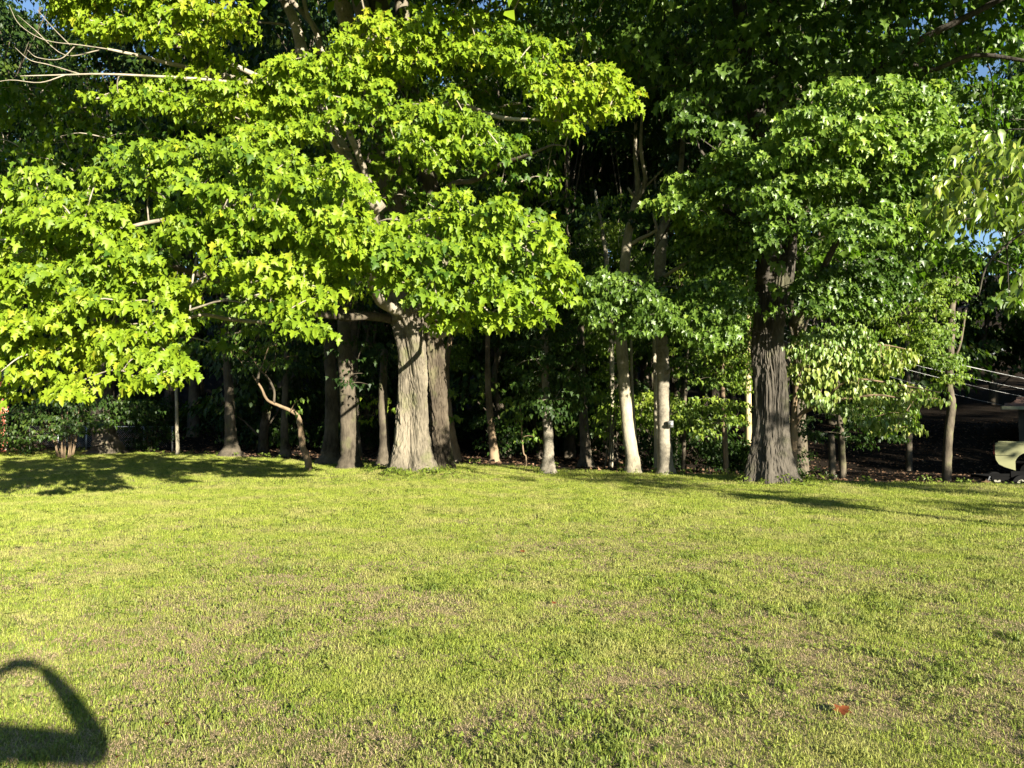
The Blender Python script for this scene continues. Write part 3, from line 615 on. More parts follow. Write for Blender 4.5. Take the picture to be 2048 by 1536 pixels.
# right of the dark maple
slim('dogwood_tree', 'small tree with pale yellow-green hanging leaves and forked reddish trunk beside the dark maple', (1587, 962, 17.9),
     [(1588, 900, 17.9), (1588, 850, 17.9), (1590, 800, 17.9), (1600, 740, 17.8), (1620, 680, 17.6)], [.11, .10, .10, .09, .07, .05, .03], M['bark_tan'],
     extra=[([(1591, 848, 17.9), (1605, 826, 17.7), (1630, 814, 17.5), (1680, 800, 17.2), (1750, 790, 16.9), (1820, 800, 16.6)], .07, .015), ([(1610, 700, 17.7), (1680, 700, 17.3), (1760, 690, 17), (1820, 700, 16.8)], .035, .01), ([(1640, 810, 17.4), (1700, 760, 17), (1800, 770, 16.8), (1880, 785, 16.5)], .03, .01)],
     boughs=[([(1575, 680), (1650, 655), (1720, 650), (1770, 690), (1830, 700), (1815, 740), (1760, 760), (1650, 740), (1590, 760)], 16.9, dict(size=.12, gap=.34, rx=.32, rz=.15, n=40, key='ovate', back='mid', layers=3, tint=.55, droop=(50, 88))),
             ([(1580, 760), (1700, 740), (1800, 770), (1900, 780), (1880, 800), (1820, 810), (1830, 860), (1760, 870), (1700, 840), (1640, 820), (1590, 790)], 16.9, dict(size=.12, gap=.36, rx=.32, rz=.15, n=36, key='ovate', back='mid', layers=3, tint=.45, droop=(50, 88)))], leaf='pale_dogwood_leaf')
slim('tree', 'round blue-green bushy crown on a short trunk beneath the hanging pale leaves', (1686, 960, 24), [(1684, 900, 24), (1680, 840, 24), (1676, 760, 24)], [.14, .13, .12, .09], M['bark_wood'],
     boughs=[([(1590, 840), (1640, 830), (1660, 880), (1635, 895), (1600, 880)], 23.5, dict(FI, size=.11, tint=.4, n=60)), ([(1660, 820), (1740, 800), (1830, 810), (1820, 880), (1740, 890), (1680, 900)], 23.8, dict(FI, size=.11, tint=.25, n=60))], leaf='wood_leaf')
slim('tree', 'grey stump-like trunk left of the round blue-green crown trunk', (1664, 962, 23), [(1664, 910, 23), (1662, 870, 23.2)], [.13, .12, .11], M['bark_wood'])
slim('tree', 'tree with a bent bluish trunk and a dense fine-leaved column of foliage, near the cables', (1893, 944, 27), [(1896, 880, 27), (1903, 810, 27), (1898, 760, 27), (1903, 650, 27), (1906, 600, 27.2), (1925, 520, 27.5)], [.20, .18, .18, .15, .15, .13, .07], M['bark_wood'],  # dark bark colour stands in for shade on this trunk
     extra=[([(1905, 720, 27), (1920, 690, 26.8), (1932, 620, 26.8)], .05, .03)],
     boughs=[([(1790, 520), (1850, 480), (1930, 500), (1950, 560), (1900, 640), (1920, 760), (1880, 770), (1840, 720), (1790, 680), (1700, 600)], 25.8, dict(FI, size=.12, tint=.55, n=64, layers=3, gap=.6)), ([(1840, 640), (1880, 640), (1930, 740), (1900, 760), (1850, 700)], 25.2, dict(FI, size=.12, tint=.45, n=50)), ([(1600, 480), (1720, 470), (1800, 560), (1780, 640), (1600, 640)], 25, dict(FI, size=.13, tint=.4, n=46))], leaf='under_leaf')
slim('tree', 'dim trunk behind the round blue-green crown, toward the parked truck', (1818, 930, 33), [(1818, 880, 33), (1816, 800, 33), (1812, 600, 34)], [.17, .16, .15, .1], M['bark_wood'])
# ------------------------------------------------------------------ left side
slim('tree', 'broad old trunk with a leaning root foot at far left, sun patches on its base', (214, 906, 28.5), [(208, 870, 28.5), (203, 830, 28.6), (203, 780, 28.7), (206, 690, 29), (215, 500, 29)], [.62, .55, .50, .47, .46, .42, .3], M['bark_wood'], flare=.28, seg=24,
     boughs=[([(60, 300), (320, 280), (360, 560), (60, 600)], 27, dict(FI, tint=.15, gap=.8, rx=.7, size=.2))])
slim('tree', 'thin double stem with a sunlit foot, left part of the lawn edge', (355, 913, 27.5), [(354, 860, 27.5), (353, 800, 27.6), (350, 700, 28)], [.09, .08, .07, .06], M['bark_pale'])
slim('tree', 'grey trunk with wide root flare between the thin double stem and the leaning sapling', (462, 914, 27), [(461, 860, 27), (459, 800, 27.1), (455, 740, 27.3), (445, 560, 28)], [.30, .25, .23, .20, .17, .12], M['bark_wood'], flare=.32, seg=20,
     boughs=[([(380, 560), (560, 560), (620, 700), (600, 760), (400, 740)], 25, dict(FI, tint=.15, gap=.8, rx=.6, size=.15))])
slim('tree', 'dim narrow trunk just left of the leaning sapling', (570, 917, 27), [(569, 860, 27), (570, 800, 27.2), (575, 640, 28)], [.20, .17, .16, .14, .1], M['bark_wood'], flare=.12)
slim('redbud_tree', 'leaning tan trunk bending left into crooked mossy limbs, leaf sprays at its elbow', (616, 942, 20), [(606, 895, 20), (600, 850, 20), (592, 828, 20), (560, 812, 19.8), (535, 800, 19.6), (522, 775, 19.5), (505, 750, 19.4)], [.115, .11, .105, .09, .065, .05, .04, .035, .02], M['bark_tan'],
     extra=[([(548, 806, 19.7), (548, 780, 19.6), (535, 755, 19.5), (520, 740, 19.4)], .035, .02), ([(515, 765, 19.4), (518, 745, 19.3), (526, 728, 19.2)], .04, .02)],
     boughs=[([(575, 800), (630, 795), (645, 830), (600, 840), (570, 825)], 19.6, dict(FI, n=14, rx=.25, rz=.16, layers=1, tint=.6, key='ovate', size=.10)), ([(440, 660), (560, 640), (600, 720), (480, 740)], 19.4, dict(FI, n=24, layers=2, tint=.2))], leaf='under_leaf')
slim('tree', 'left one of the paired ridged trunks standing left of the big maple', (660, 930, 23), [(662, 880, 23), (664, 800, 23.1), (660, 700, 23.2), (655, 560, 24)], [.36, .29, .26, .25, .22, .17], M['bark_wood'], flare=.22, seg=20,
     boughs=[([(560, 440), (760, 440), (760, 620), (600, 660)], 22.8, dict(FI, tint=.15, gap=.8, rx=.6, size=.15))])
slim('tree', 'right and darker one of the paired ridged trunks standing left of the big maple', (700, 942, 21), [(698, 880, 21), (696, 800, 21.1), (690, 700, 21.2), (685, 560, 22)], [.34, .29, .28, .27, .24, .2], M['bark_wood'], flare=.16, seg=20,
     boughs=[([(640, 660), (760, 640), (780, 760), (690, 800)], 20.2, dict(FI, tint=.25, gap=.6, n=22, size=.12, layers=2))])
slim('tree', 'shaded trunk half hidden on the left of the big twin maple', (768, 938, 22), [(768, 880, 22), (766, 800, 22), (768, 700, 22.3)], [.22, .18, .17, .15, .12], M['bark_wood'], flare=.14,
     boughs=[([(700, 780), (770, 800), (780, 850), (710, 860)], 23.5, dict(FI, tint=.7, gap=.5, n=18, layers=1))], leaf='under_leaf')
# multi-stemmed shrub
P0 = W(130, 922, 25.5); T = Tree('cane_shrub', 'shrub with a fan of bare tan canes under dark drooping leaves', 'shrub', P0[:2])
for k in range(17):
    a = random.uniform(-1, 1); b0 = T.base + np.array([a * .22, random.uniform(-.2, .2), -.05])
    e = b0 + np.array([a * .75 + random.uniform(-.1, .1) - .1, random.uniform(-.5, .3), random.uniform(1.3, 2.0)])
    T.branch([b0, (b0 + e) / 2 + np.array([a * -.06, 0, 0]), e], .022, .012, M['bark_tan'], 'cane', 5, 3, world=True)
T.bough([(-40, 830), (60, 800), (180, 790), (300, 800), (330, 830), (260, 850), (180, 870), (80, 880), (-40, 890)], 24.6, 3, .6, size=.11, gap=.36, rx=.36, rz=.12, n=26, key='mid', back='mid', tint=.45)
T.bough([(-40, 880), (60, 870), (80, 905), (-40, 910)], 27, 2, .6, size=.11, gap=.4, rx=.36, rz=.2, n=30, key='mid', back='mid', tint=.2)
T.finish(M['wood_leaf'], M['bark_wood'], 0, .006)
def shrub(label, base, poly, Y, leaf='wood_leaf', n=34, tint=.3, size=.12):
    P0 = W(*base); T = Tree('shrub', label, 'shrub', P0[:2])
    for k in range(5):
        c = W(sum(p[0] for p in poly) / len(poly) + random.uniform(-20, 20), sum(p[1] for p in poly) / len(poly), Y)
        T.branch([T.base + np.array([random.uniform(-.1, .1), 0, -.1]), (T.base + c) / 2, c], .02, .01, M['bark_wood'], 'stem', 5, 3, world=True)
    T.bough(poly, Y, 2, .5, size=size, gap=.4, rx=.38, rz=.25, n=n, key='mid', back='mid', tint=tint)
    T.finish(M[leaf], M['bark_wood'], 0, .006)
shrub('dark leafy shrub behind the broad old trunk', (300, 905, 30), [(240, 830), (340, 820), (350, 880), (260, 900)], 30, tint=.15)
shrub('small sunlit shrub at the foot of the leaning trunk behind the twin maple', (905, 930, 23.5), [(885, 912), (910, 908), (935, 918), (930, 928), (890, 926)], 23.5, 'under_leaf', 24, .7, .09)
shrub('low green shrub at the foot of the round blue-green crown', (1640, 958, 22.5), [(1610, 935), (1660, 940), (1680, 955), (1610, 956)], 22.5, 'wood_leaf', 20, .3, .08)
shrub('lit dark-green sprays of a shrub between the dim trunk and the pale forked trunk', (1215, 945, 21.5), [(1195, 760), (1240, 745), (1245, 800), (1230, 880), (1190, 880)], 21.5, 'under_leaf', 16, .6, .12)

# ================================================================== woodland beyond (shared meshes)
def wood_tree_meshes(h, cr, seed, low):
    random.seed(seed); b = MB(); L = Leaves()
    top = np.array([random.uniform(-.6, .6), random.uniform(-.6, .6), h * .9])
    P = spline([np.zeros(3) - (0, 0, .4), np.array([random.uniform(-.15, .15), 0, h * .15]), np.array([random.uniform(-.3, .3), random.uniform(-.3, .3), h * .45]), top], 6)
    b.tube(P, np.linspace(.24, .05, len(P)) + .1 * np.exp(-np.arange(len(P)) * 1.2), 9, True, .12, seed)
    nn = 0
    for q in range(int(46 * (cr / 3.6) ** 2)):
        z = random.uniform(low, 1.0) ; r = cr * math.sqrt(max(.05, 1 - ((z - .55) / .55) ** 2)) * random.uniform(.35, 1.0); a = random.uniform(0, 2 * math.pi)
        c = np.array([math.cos(a) * r, math.sin(a) * r, z * h]) + top * np.array([1, 1, 0]) * z
        if q % 3 == 0:
            k = int(np.clip(z * .82 * len(P), 1, len(P) - 1)); b.tube(spline([P[k], (P[k] + c) / 2 + (0, 0, .3), c], 3), np.linspace(.05, .015, 7), 4, False)
        clump(L, 'small', c, 1.15, .55, 110, .27, c[:2] / (r + .01), .45 + .3 * random.uniform(-1, 1), droop=(20, 75))
    v = np.concatenate(b.v); me = bpy.data.meshes.new('trunk'); me.from_pydata(v.tolist(), [], b.f); me.shade_smooth(); me.materials.append(M['bark_wood'])
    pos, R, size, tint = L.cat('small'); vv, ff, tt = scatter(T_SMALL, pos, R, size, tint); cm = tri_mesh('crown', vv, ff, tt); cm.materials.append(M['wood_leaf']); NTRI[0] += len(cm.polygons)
    return me, cm
protos = [wood_tree_meshes(19, 3.8, 11, .28), wood_tree_meshes(22, 4.3, 12, .36), wood_tree_meshes(16, 3.5, 13, .2), wood_tree_meshes(24, 4.0, 14, .45), wood_tree_meshes(7, 2.6, 15, .25)]
random.seed(5)
GRP = 'woodland trees behind the lawn'
placed = []
def put_wood(x, y, k, sc, rz):
    px = 1024 + F * x / y if y > 1 else 9999; d = math.hypot(x, y)
    kind = ['tall woodland tree', 'broad-crowned woodland tree', 'mid-height woodland tree', 'high-crowned woodland tree', 'low young tree'][k]
    z1 = next(t for lim, t in ((140, 'behind the cane shrub'), (290, 'behind the broad old trunk'), (420, 'behind the thin double stem'), (540, 'behind the wide-footed grey trunk'), (650, 'behind the leaning redbud'), (760, 'behind the paired ridged trunks'), (910, 'behind the big twin maple'), (1040, 'behind the pale-footed trunk'), (1140, 'behind the mottled trunk'), (1220, 'left of the pale forked trunk'), (1300, 'behind the pale forked trunk'), (1400, 'behind the banded trunk'), (1500, 'behind the wooden pole'), (1620, 'behind the dark maple'), (1780, 'behind the hanging pale leaves'), (1960, 'behind the bent bluish trunk'), (2080, 'above the parked truck'), (1e9, 'beyond the right side of the lawn')) if px < lim)
    z2 = 'in the first rank' if d < 42 else 'in the middle rank' if d < 56 else 'deep in the wood' if d < 72 else 'high on the slope'
    t = thing('woodland_tree', '%s %s, %s' % (kind, z2, z1), 'tree', (x, y, hz(x, y)), GRP)
    t.rotation_euler = (0, 0, rz); t.scale = (sc, sc, sc)
    a = link('trunk', protos[k][0], None, t); c = link('crown', protos[k][1], None, t); c['kind'] = 'stuff'
    placed.append((x, y))
tries = 0
while len(placed) < 140 and tries < 6000:
    tries += 1
    ph = math.radians(random.uniform(-43, 43)); r = random.uniform(30, 95) if random.random() < .8 else random.uniform(30, 50)
    x, y = r * math.sin(ph), r * math.cos(ph)
    if min([1e9] + [math.hypot(x - a, y - b) for a, b in placed]) < 3.4: continue
    if r - lawn_edge(x, y) < 4.5: continue
    deg = math.degrees(ph)
    if 29.5 < deg and r < 60: 
        if random.random() < .75: continue
    if 31.0 < deg < 33.5: continue
    if 24 < deg and r < 42: continue
    put_wood(x, y, random.choice([0, 1, 2, 3, 4, 4]) if r < 45 else random.choice([0, 1, 3, 1, 4]), random.uniform(1.0, 1.3), random.uniform(0, 6.28))
for deg in range(-44, 45, 4):                # low dense growth closing the view under the crowns
    r = random.uniform(52, 60); put_wood(r * math.sin(math.radians(deg)), r * math.cos(math.radians(deg)), 4, random.uniform(1.1, 1.5), random.uniform(0, 6.28))

for x, y, k, sc in ((27, 19, 0, 1.0), (31, 13, 1, 1.0), (36, 8, 1, 1.1), (40, 17, 3, 1.0), (34, 24, 1, 1.0), (45, 4, 0, 1.1), (44, 26, 1, 1.1), (50, 12, 3, 1.1), (39, 33, 1, 1.0), (55, -4, 1, 1.1), (33, 2, 4, 1.2), (38, 11, 4, 1.3), (30, 20, 4, 1.2), (14.6, 5.4, 4, .75), (18, 9, 4, .9)):  # unseen trees added at the right to shade the slope, truck and trunks
    put_wood(x, y, k, sc, random.uniform(0, 6.28))

for deg, r, k in ((4.2, 35, 0), (6.5, 39, 1), (9.2, 34.5, 2), (11.8, 38, 0), (8, 46, 1), (5, 52, 1), (-1, 40, 0), (14, 44, 1), (2, 33, 4), (7.5, 31.5, 4), (12.5, 31, 4)):
    put_wood(r * math.sin(math.radians(deg)), r * math.cos(math.radians(deg)), k, 1.15 if k != 4 else .8, random.uniform(0, 6.28))
# low shrubs of the dark undergrowth
def shrub_proto(seed):
    random.seed(seed); L = Leaves(); b = MB()
    for q in range(13):
        c = np.array([random.uniform(-1, 1), random.uniform(-.7, .7), random.uniform(.35, 1.5)]); clump(L, 'small', c, .6, .35, 90, .14, c[:2], .3, droop=(15, 70))
        if q % 2 == 0: b.tube(spline([(random.uniform(-.1, .1), 0, -.15), c * (.5, .5, .6), c], 3), np.linspace(.02, .006, 7), 4, False)
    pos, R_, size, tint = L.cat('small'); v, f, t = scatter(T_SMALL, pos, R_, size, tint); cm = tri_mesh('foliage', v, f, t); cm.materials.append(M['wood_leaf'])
    me = bpy.data.meshes.new('stems'); me.from_pydata(np.concatenate(b.v).tolist(), [], b.f); me.materials.append(M['bark_wood']); return me, cm
sp = [shrub_proto(41), shrub_proto(42), shrub_proto(43)]; random.seed(9); ns = 0
for k in range(56):
    ph = math.radians(-33 + 66 * (k + random.uniform(.1, .9)) / 56); r = float(lawn_edge(math.sin(ph), math.cos(ph))) + random.choice([10, 13, 16, 20]) + random.uniform(-1, 1)
    x, y = r * math.sin(ph), r * math.cos(ph)
    if ph > math.radians(20): continue
    px = 1024 + F * x / y; z1 = 'nearer the lawn' if r < lawn_edge(x, y) + 14.5 else 'farther into the wood'
    side = next(t for lim, t in ((300, 'left of the thin double stem'), (560, 'near the wide-footed grey trunk'), (780, 'near the paired ridged trunks'), (1000, 'right of the big twin maple'), (1200, 'near the mottled trunk'), (1400, 'near the banded trunk'), (1620, 'behind the dark maple'), (1800, 'behind the hanging pale leaves'), (1e9, 'near the bent bluish trunk')) if px < lim)
    t = thing('woodland_shrub', 'dark undergrowth shrub %s, %s' % (z1, side), 'shrub', (x, y, hz(x, y)), 'undergrowth shrubs in the wood'); t.rotation_euler = (0, 0, random.uniform(0, 6.28)); sc = random.uniform(.7, 1.25); t.scale = (sc, sc, sc)
    me_, cm_ = random.choice(sp); link('stems', me_, None, t)['kind'] = 'stuff'; link('foliage', cm_, None, t)['kind'] = 'stuff'

# ================================================================== man-made things
def wpt(px, py, Y): return W(px, py, Y)
# pole
pb = W(1498, 950, 29.5); zb = hz(pb[0], pb[1]); pt = W(1496.5, 612, 29.5)
pole = thing('utility_pole', 'slim bare wooden pole beside the dark maple, carrying the house cables', 'utility pole', (pb[0], pb[1], zb))
b = MB(); b.tube([(pb[0], pb[1], zb - .4), (pb[0] - .0, pb[1], (zb + pt[2]) / 2), pt], [.125, .115, .095], 14, True, .03); b.build('post', M['pole_wood'], pole)
b = MB(); b.tube([pt + (-.02, -.1, -.12), pt + (.10, -.16, -.05)], .03, 6); b.tube([pt + (.10, -.16, -.05), pt + (.12, -.2, .12)], .045, 8); b.build('bracket', M['metal'], pole)['kind'] = 'stuff'
b = MB(); b.box(pt + (.02, -.12, -.3), (.22, .05, .06)); b.build('crossarm', M['metal'], pole)
b = MB(); b.tube([(pb[0] + .11, pb[1] - .05, zb + .1), (pb[0] + .11, pb[1] - .05, zb + 1.6)], .025, 6); b.build('conduit', M['metal'], pole)
def cable(name, label, p0, p1, sag, r, group=None):
    t = np.linspace(0, 1, 25)[:, None]; P = p0 * (1 - t) + p1 * t; P[:, 2] -= (sag * 4 * t * (1 - t))[:, 0]
    b = MB(); b.tube(P, r, 6); o = b.build(name, M['wire'], origin=p0); o.location = p0; tag(o, label, 'cable', group)
cable('overhead_cable', 'thick bright cable, uppermost of those sloping from the pole to the right edge', pt + (.1, -.15, -.05), W(2260, 795, 27.5), .30, .016, 'cables running to the house')
cable('overhead_cable', 'thin cable second from the top, passing just under the thick bright one', pt + (0, -.12, -.5), W(2200, 806, 29), .25, .0065, 'cables running to the house')
cable('overhead_cable', 'thin cable second from the bottom, passing just above the roof corner', pt + (0, -.12, -.62), W(2200, 822, 30), .3, .0065, 'cables running to the house')
cable('overhead_cable', 'lowest thin cable, ending at the brown roof corner', pt + (0, -.12, -.85), W(2012, 812, 34.0), .25, .0065, 'cables running to the house')
# house at right
hc = W(2008, 813, 34); ht = thing('house', 'low house with brown shingled hip roof and cream gutter at the right edge', 'house', (hc[0], hc[1], -1.5)); ht.rotation_euler = (0, 0, math.radians(-36))
ez = hc[2]; x0, y0 = hc[0], hc[1]; HW, HD = 11.0, 7.0
b = MB(); b.box((x0 + .5 + (HW - 1) / 2, y0 + .5 + (HD - 1) / 2, (ez + ht.location.z) / 2 - .6), (HW - 1, HD - 1, ez - ht.location.z + 1.1)); b.build('wall', M['siding'], ht, False)
for k in range(3):
    fr = MB(); cx = x0 + 2.2 + 3.1 * k; fr.box((cx, y0 + .47, ez - 1.1), (1.1, .08, 1.2)); fo = fr.build('window', M['trim'], ht, False)
    gl = MB(); gl.box((cx, y0 + .425, ez - 1.1), (.94, .02, 1.04)); go_ = gl.build('pane', M['glass'], None, False, origin=ht.location); go_.parent = fo
b = MB(); b.box((x0 + HW / 2, y0 - .06, ez - .06), (HW + .12, .12, .14)); b.box((x0 - .06, y0 + HD / 2 + .005, ez - .06), (.12, HD, .14)); b.build('gutter', M['trim'], ht, False)
b = MB()
b.add([(x0, y0, ez), (x0 + HW, y0, ez), (x0 + HW, y0 + HD, ez), (x0, y0 + HD, ez), (x0 + 3.4, y0 + 3.5, ez + 2.1), (x0 + HW - 3.4, y0 + 3.5, ez + 2.1)], [(0, 1, 5, 4), (1, 2, 5), (2, 3, 4, 5), (3, 0, 4), (3, 2, 1, 0)])
rf = b.build('roof', M['shingle'], ht, False)
b = MB(); cs = 16
for k in range(cs):                           # courses of shingles stepping up the two visible slopes
    f0 = k / cs; z = ez + 2.1 * f0 + .03; xx0 = x0 + 3.4 * f0; xx1 = x0 + HW - 3.4 * f0; yy = y0 + 3.5 * f0
    x = xx0 + (k % 2) * .15
    while x < xx1 - .3:
        b.box((x + .14, yy + .12, z + .045 + random.uniform(0, .008)), (.27, .27, .02), rot=Matrix.Rotation(math.atan2(2.1, 3.5), 3, 'X')); x += .3
    y = yy + .1
    while y < y0 + HD - 3.5 * f0 - .3:
        b.box((xx0 + .12, y + .14, z + .045 + random.uniform(0, .008)), (.27, .27, .02), rot=Matrix.Rotation(-math.atan2(2.1, 3.4), 3, 'Y')); y += .3
so_ = b.build('shingle', M['shingle'], None, False, origin=ht.location); so_.parent = rf; so_['kind'] = 'stuff'
# far grey building on the slope
gp = W(1985, 745, 58); gt = thing('shed', 'dim grey-roofed shed up the slope behind the cables', 'shed', (gp[0], gp[1], hz(gp[0], gp[1])))
b = MB(); b.box((gp[0], gp[1] + 2, gp[2] - 1.0), (5, 4, 2.6)); b.build('wall', M['siding'], gt, False)
b = MB(); q = gp; b.add([(q[0] - 3, q[1] - .4, q[2] + .3), (q[0] + 3, q[1] - .4, q[2] + .3), (q[0] + 3, q[1] + 4.4, q[2] + .3), (q[0] - 3, q[1] + 4.4, q[2] + .3), (q[0] - 3, q[1] + 2, q[2] + 2.0), (q[0] + 3, q[1] + 2, q[2] + 2.0)], [(0, 1, 5, 4), (2, 3, 4, 5), (1, 2, 5), (3, 0, 4), (3, 2, 1, 0)]); b.build('roof', M['slate'], gt, False)
# brick house corner at left
cb = W(17, 812, 29); t = thing('house', 'red brick house corner showing at the far left edge behind the shrub', 'house', (cb[0], cb[1], hz(cb[0] - 2, cb[1] + 2))); t.rotation_euler = (0, 0, math.radians(36))
zb = hz(cb[0], cb[1]); b = MB(); b.box((cb[0] - 3.01, cb[1] + 3.02, zb + 1.3), (5.98, 5.98, 3.0)); wall = b.build('wall', M['mortar'], t, False)
bm_ = MB(); bm_.box((0, 0, 0), (.205, .05, .062)); bme = bm_.build('brick', M['brick'], None, False, origin=(0, 0, 0)).data
bpy.data.objects.remove(bpy.data.objects['brick'])
far = MB(); cnt = 0
for row in range(38):
    z = zb - .1 + row * .075
    for col in range(27):
        x = cb[0] - .1 - col * .217 + (.108 if row % 2 else 0)
        if x > cb[0] - .08: continue
        if col < 7 and 8 <= row < 38:
            o = link('brick', bme, None, wall); o.location = (x - t.location.x, cb[1] + .025 + random.uniform(-.003, .003) - t.location.y, z - t.location.z); cnt += 1
        elif col < 26: far.box((x, cb[1] + .025, z), (.205, .05, .062))
o = far.build('brick', M['brick'], None, False, origin=t.location); o.parent = wall; o['kind'] = 'stuff'
b = MB(); b.add([(cb[0] - 6.3, cb[1] - .3, zb + 2.8), (cb[0] + .3, cb[1] - .3, zb + 2.8), (cb[0] + .3, cb[1] + 6.3, zb + 2.8), (cb[0] - 6.3, cb[1] + 6.3, zb + 2.8), (cb[0] - 3, cb[1] + 3, zb + 4.6)], [(0, 1, 4), (1, 2, 4), (2, 3, 4), (3, 0, 4), (3, 2, 1, 0)]); b.build('roof', M['slate'], t, False)
# chain-link fence at left
f0 = W(60, 868, 31.5); f1 = W(345, 866, 31.0); ft = thing('wire_fence', 'low chain-link fence with a weathered rail behind the broad old trunk', 'fence', (f0[0], f0[1], hz(f0[0], f0[1])))
for k in range(6):
    p = f0 + (f1 - f0) * k / 5; z0 = hz(p[0], p[1]); b = MB(); b.tube([(p[0], p[1], z0 - .2), (p[0], p[1], .95)], .03, 7); b.build('post', M['metal'], ft)
b = MB(); b.tube([(f0[0], f0[1], .93), (f1[0], f1[1], .93)], .02, 6); b.build('rail', M['metal'], ft)
b = MB(); Ld = f1 - f0; ln = np.linalg.norm(Ld); Ld /= ln
for k in range(int(ln / .09) - 9):
    for sg in (1, -1):
        s0 = k * .09 + (0 if sg > 0 else .8); b.tube([f0 * (1, 1, 0) + Ld * s0 + (0, 0, .08), f0 * (1, 1, 0) + Ld * (s0 + sg * .8) + (0, 0, .9)], .003, 3, False)
o = b.build('mesh', M['metal'], ft); o['kind'] = 'stuff'

# truck: built in its own axes (x forward, y to its left), tail towards the left of the picture
tb = W(1990, 905, 30)
ang = math.radians(-35)
tz = -1.12
tk = thing('pickup_truck', 'pale cream pickup truck cut off by the right edge, tail towards the trees', 'truck', (tb[0], tb[1], tz)); tk.rotation_euler = (0, 0, ang)
def tpart(mb, name, m, smooth_=False, parent=tk):
    o = mb.build(name, m, None, smooth_, origin=(0, 0, 0)); o.parent = parent; return o
def side_profile(y, th, pts, mb, n_out=(0, 1)):
    n = len(pts); v = [(x, y, z) for x, z in pts] + [(x, y + th, z) for x, z in pts]
    f = [tuple(range(n)), tuple(range(2 * n - 1, n - 1, -1))] + [(i, i + n, (i + 1) % n + n, (i + 1) % n) for i in range(n)]
    mb.add(v, f)
arch = [(1.16 + .52 * math.cos(a), .62 + .50 * math.sin(a)) for a in np.linspace(math.pi, 0, 13)]
prof = [(0.03, 1.40), (0.0, 1.34), (0.0, 1.02), (0.02, .98), (0.0, .96), (0.03, .78), (0.12, .62), (0.3, .52), (.60, .42), (.66, .40)] + arch[1:-1] + [(1.70, .55), (1.78, .42), (2.45, .42), (2.45, 1.40)]
b = MB(); side_profile(0, .06, prof, b); tpart(b, 'bed_side', M['paint'])
b = MB(); side_profile(1.84, .06, prof, b); tpart(b, 'bed_side', M['paint'])
b = MB(); b.box((.33, -.003, .965), (.62, .012, .014)); b.box((2.1, -.003, .965), (.66, .012, .014)); tpart(b, 'panel_seam', M['dark'])['kind'] = 'stuff'
b = MB(); b.box((1.22, .95, .72), (2.4, 1.76, .05)); b.box((2.44, .95, 1.05), (.04, 1.76, .62)); tpart(b, 'bed_floor', M['dark'])
b = MB(); b.box((1.24, .03, 1.425), (2.44, .10, .05)); b.box((1.24, 1.87, 1.425), (2.44, .10, .05)); tpart(b, 'bed_rail', M['paint'])
b = MB(); b.box((.01, .95, 1.08), (.05, 1.66, .58)); tpart(b, 'tailgate', M['paint'])
b = MB(); b.box((-.05, .95, .66), (.12, 1.7, .16)); tpart(b, 'bumper', M['dark'])
for yy in (.07, 1.83):
    b = MB(); b.box((-.03, yy, 1.18), (.05, .13, .36)); tpart(b, 'tail_lamp', M['red_glass'])
cabp = [(2.5, .42), (5.4, .42), (5.4, 1.0), (5.3, 1.1), (4.35, 1.18), (3.75, 1.78), (2.62, 1.82), (2.5, 1.2)]
b = MB(); side_profile(.02, 1.86, cabp, b); tpart(b, 'cab', M['paint'])
b = MB(); side_profile(.005, .012, [(2.75, 1.22), (4.1, 1.22), (3.68, 1.70), (2.8, 1.72)], b); tpart(b, 'side_window', M['glass'])
def wheel(x, y, r, parent, wd=.24, z=None):
    z = r if z is None else z
    b = MB(); P = [(x, y, z), (x, y + wd, z)]; b.tube(P, r, 24, True); ty = tpart(b, 'wheel', M['tyre'], False, parent)
    b = MB(); b.tube([(x, y - .012, z), (x, y + .02, z)], r * .58, 20, True); ri = b.build('rim', M['rim'], None, False, origin=(0, 0, 0)); ri.parent = ty
    b = MB()
    for k in range(5):
        a = k * 2 * math.pi / 5; b.box((x + math.cos(a + .63) * r * .34, y - .018, z + math.sin(a + .63) * r * .34), (r * .2, .02, r * .16), rot=Matrix.Rotation(-(a + .63), 3, 'Y'))
    hl = b.build('rim_opening', M['dark'], None, False, origin=(0, 0, 0)); hl.parent = ty
for x in (1.16, 4.75):
    wheel(x, .12, .36, tk); wheel(x, 1.54, .36, tk)
b = MB(); b.box((2.6, .95, .5), (4.9, .8, .14)); b.box((1.16, .95, .38), (.1, 1.5, .1)); tpart(b, 'chassis', M['dark'])
# trailer
tp = W(1990, 962, 22.6); zt = hz(tp[0], tp[1]) - .0
tr = thing('utility_trailer', 'low dark trailer with pale spoked wheel and white drop leg before the truck', 'trailer', (tp[0], tp[1], zt)); 
b = MB(); b.box((1.5, .5, .5), (2.6, .06, .10)); b.box((1.5, 1.5, .5), (2.6, .06, .10)); b.box((2.7, 1.0, .5), (.08, 1.0, .08)); b.box((.25, 1.0, .5), (.06, 1.0, .08)); b.box((1.2, .46, .62), (.9, .06, .18)); tpart(b, 'frame', M['dark'], False, tr)
b = MB(); b.tube([(.0, .45, .02), (.06, .45, .40)], .035, 8); b.tube([(.06, .45, .40), (.13, .45, .56)], .02, 6); b.tube([(.06, .42, .22), (.30, .42, .36)], .022, 6); b.box((0, .45, .02), (.14, .12, .03)); tpart(b, 'drop_leg', M['slate'], False, tr)
wheel(1.0, .32, .30, tr, .16); wheel(1.0, 1.6, .30, tr, .16)

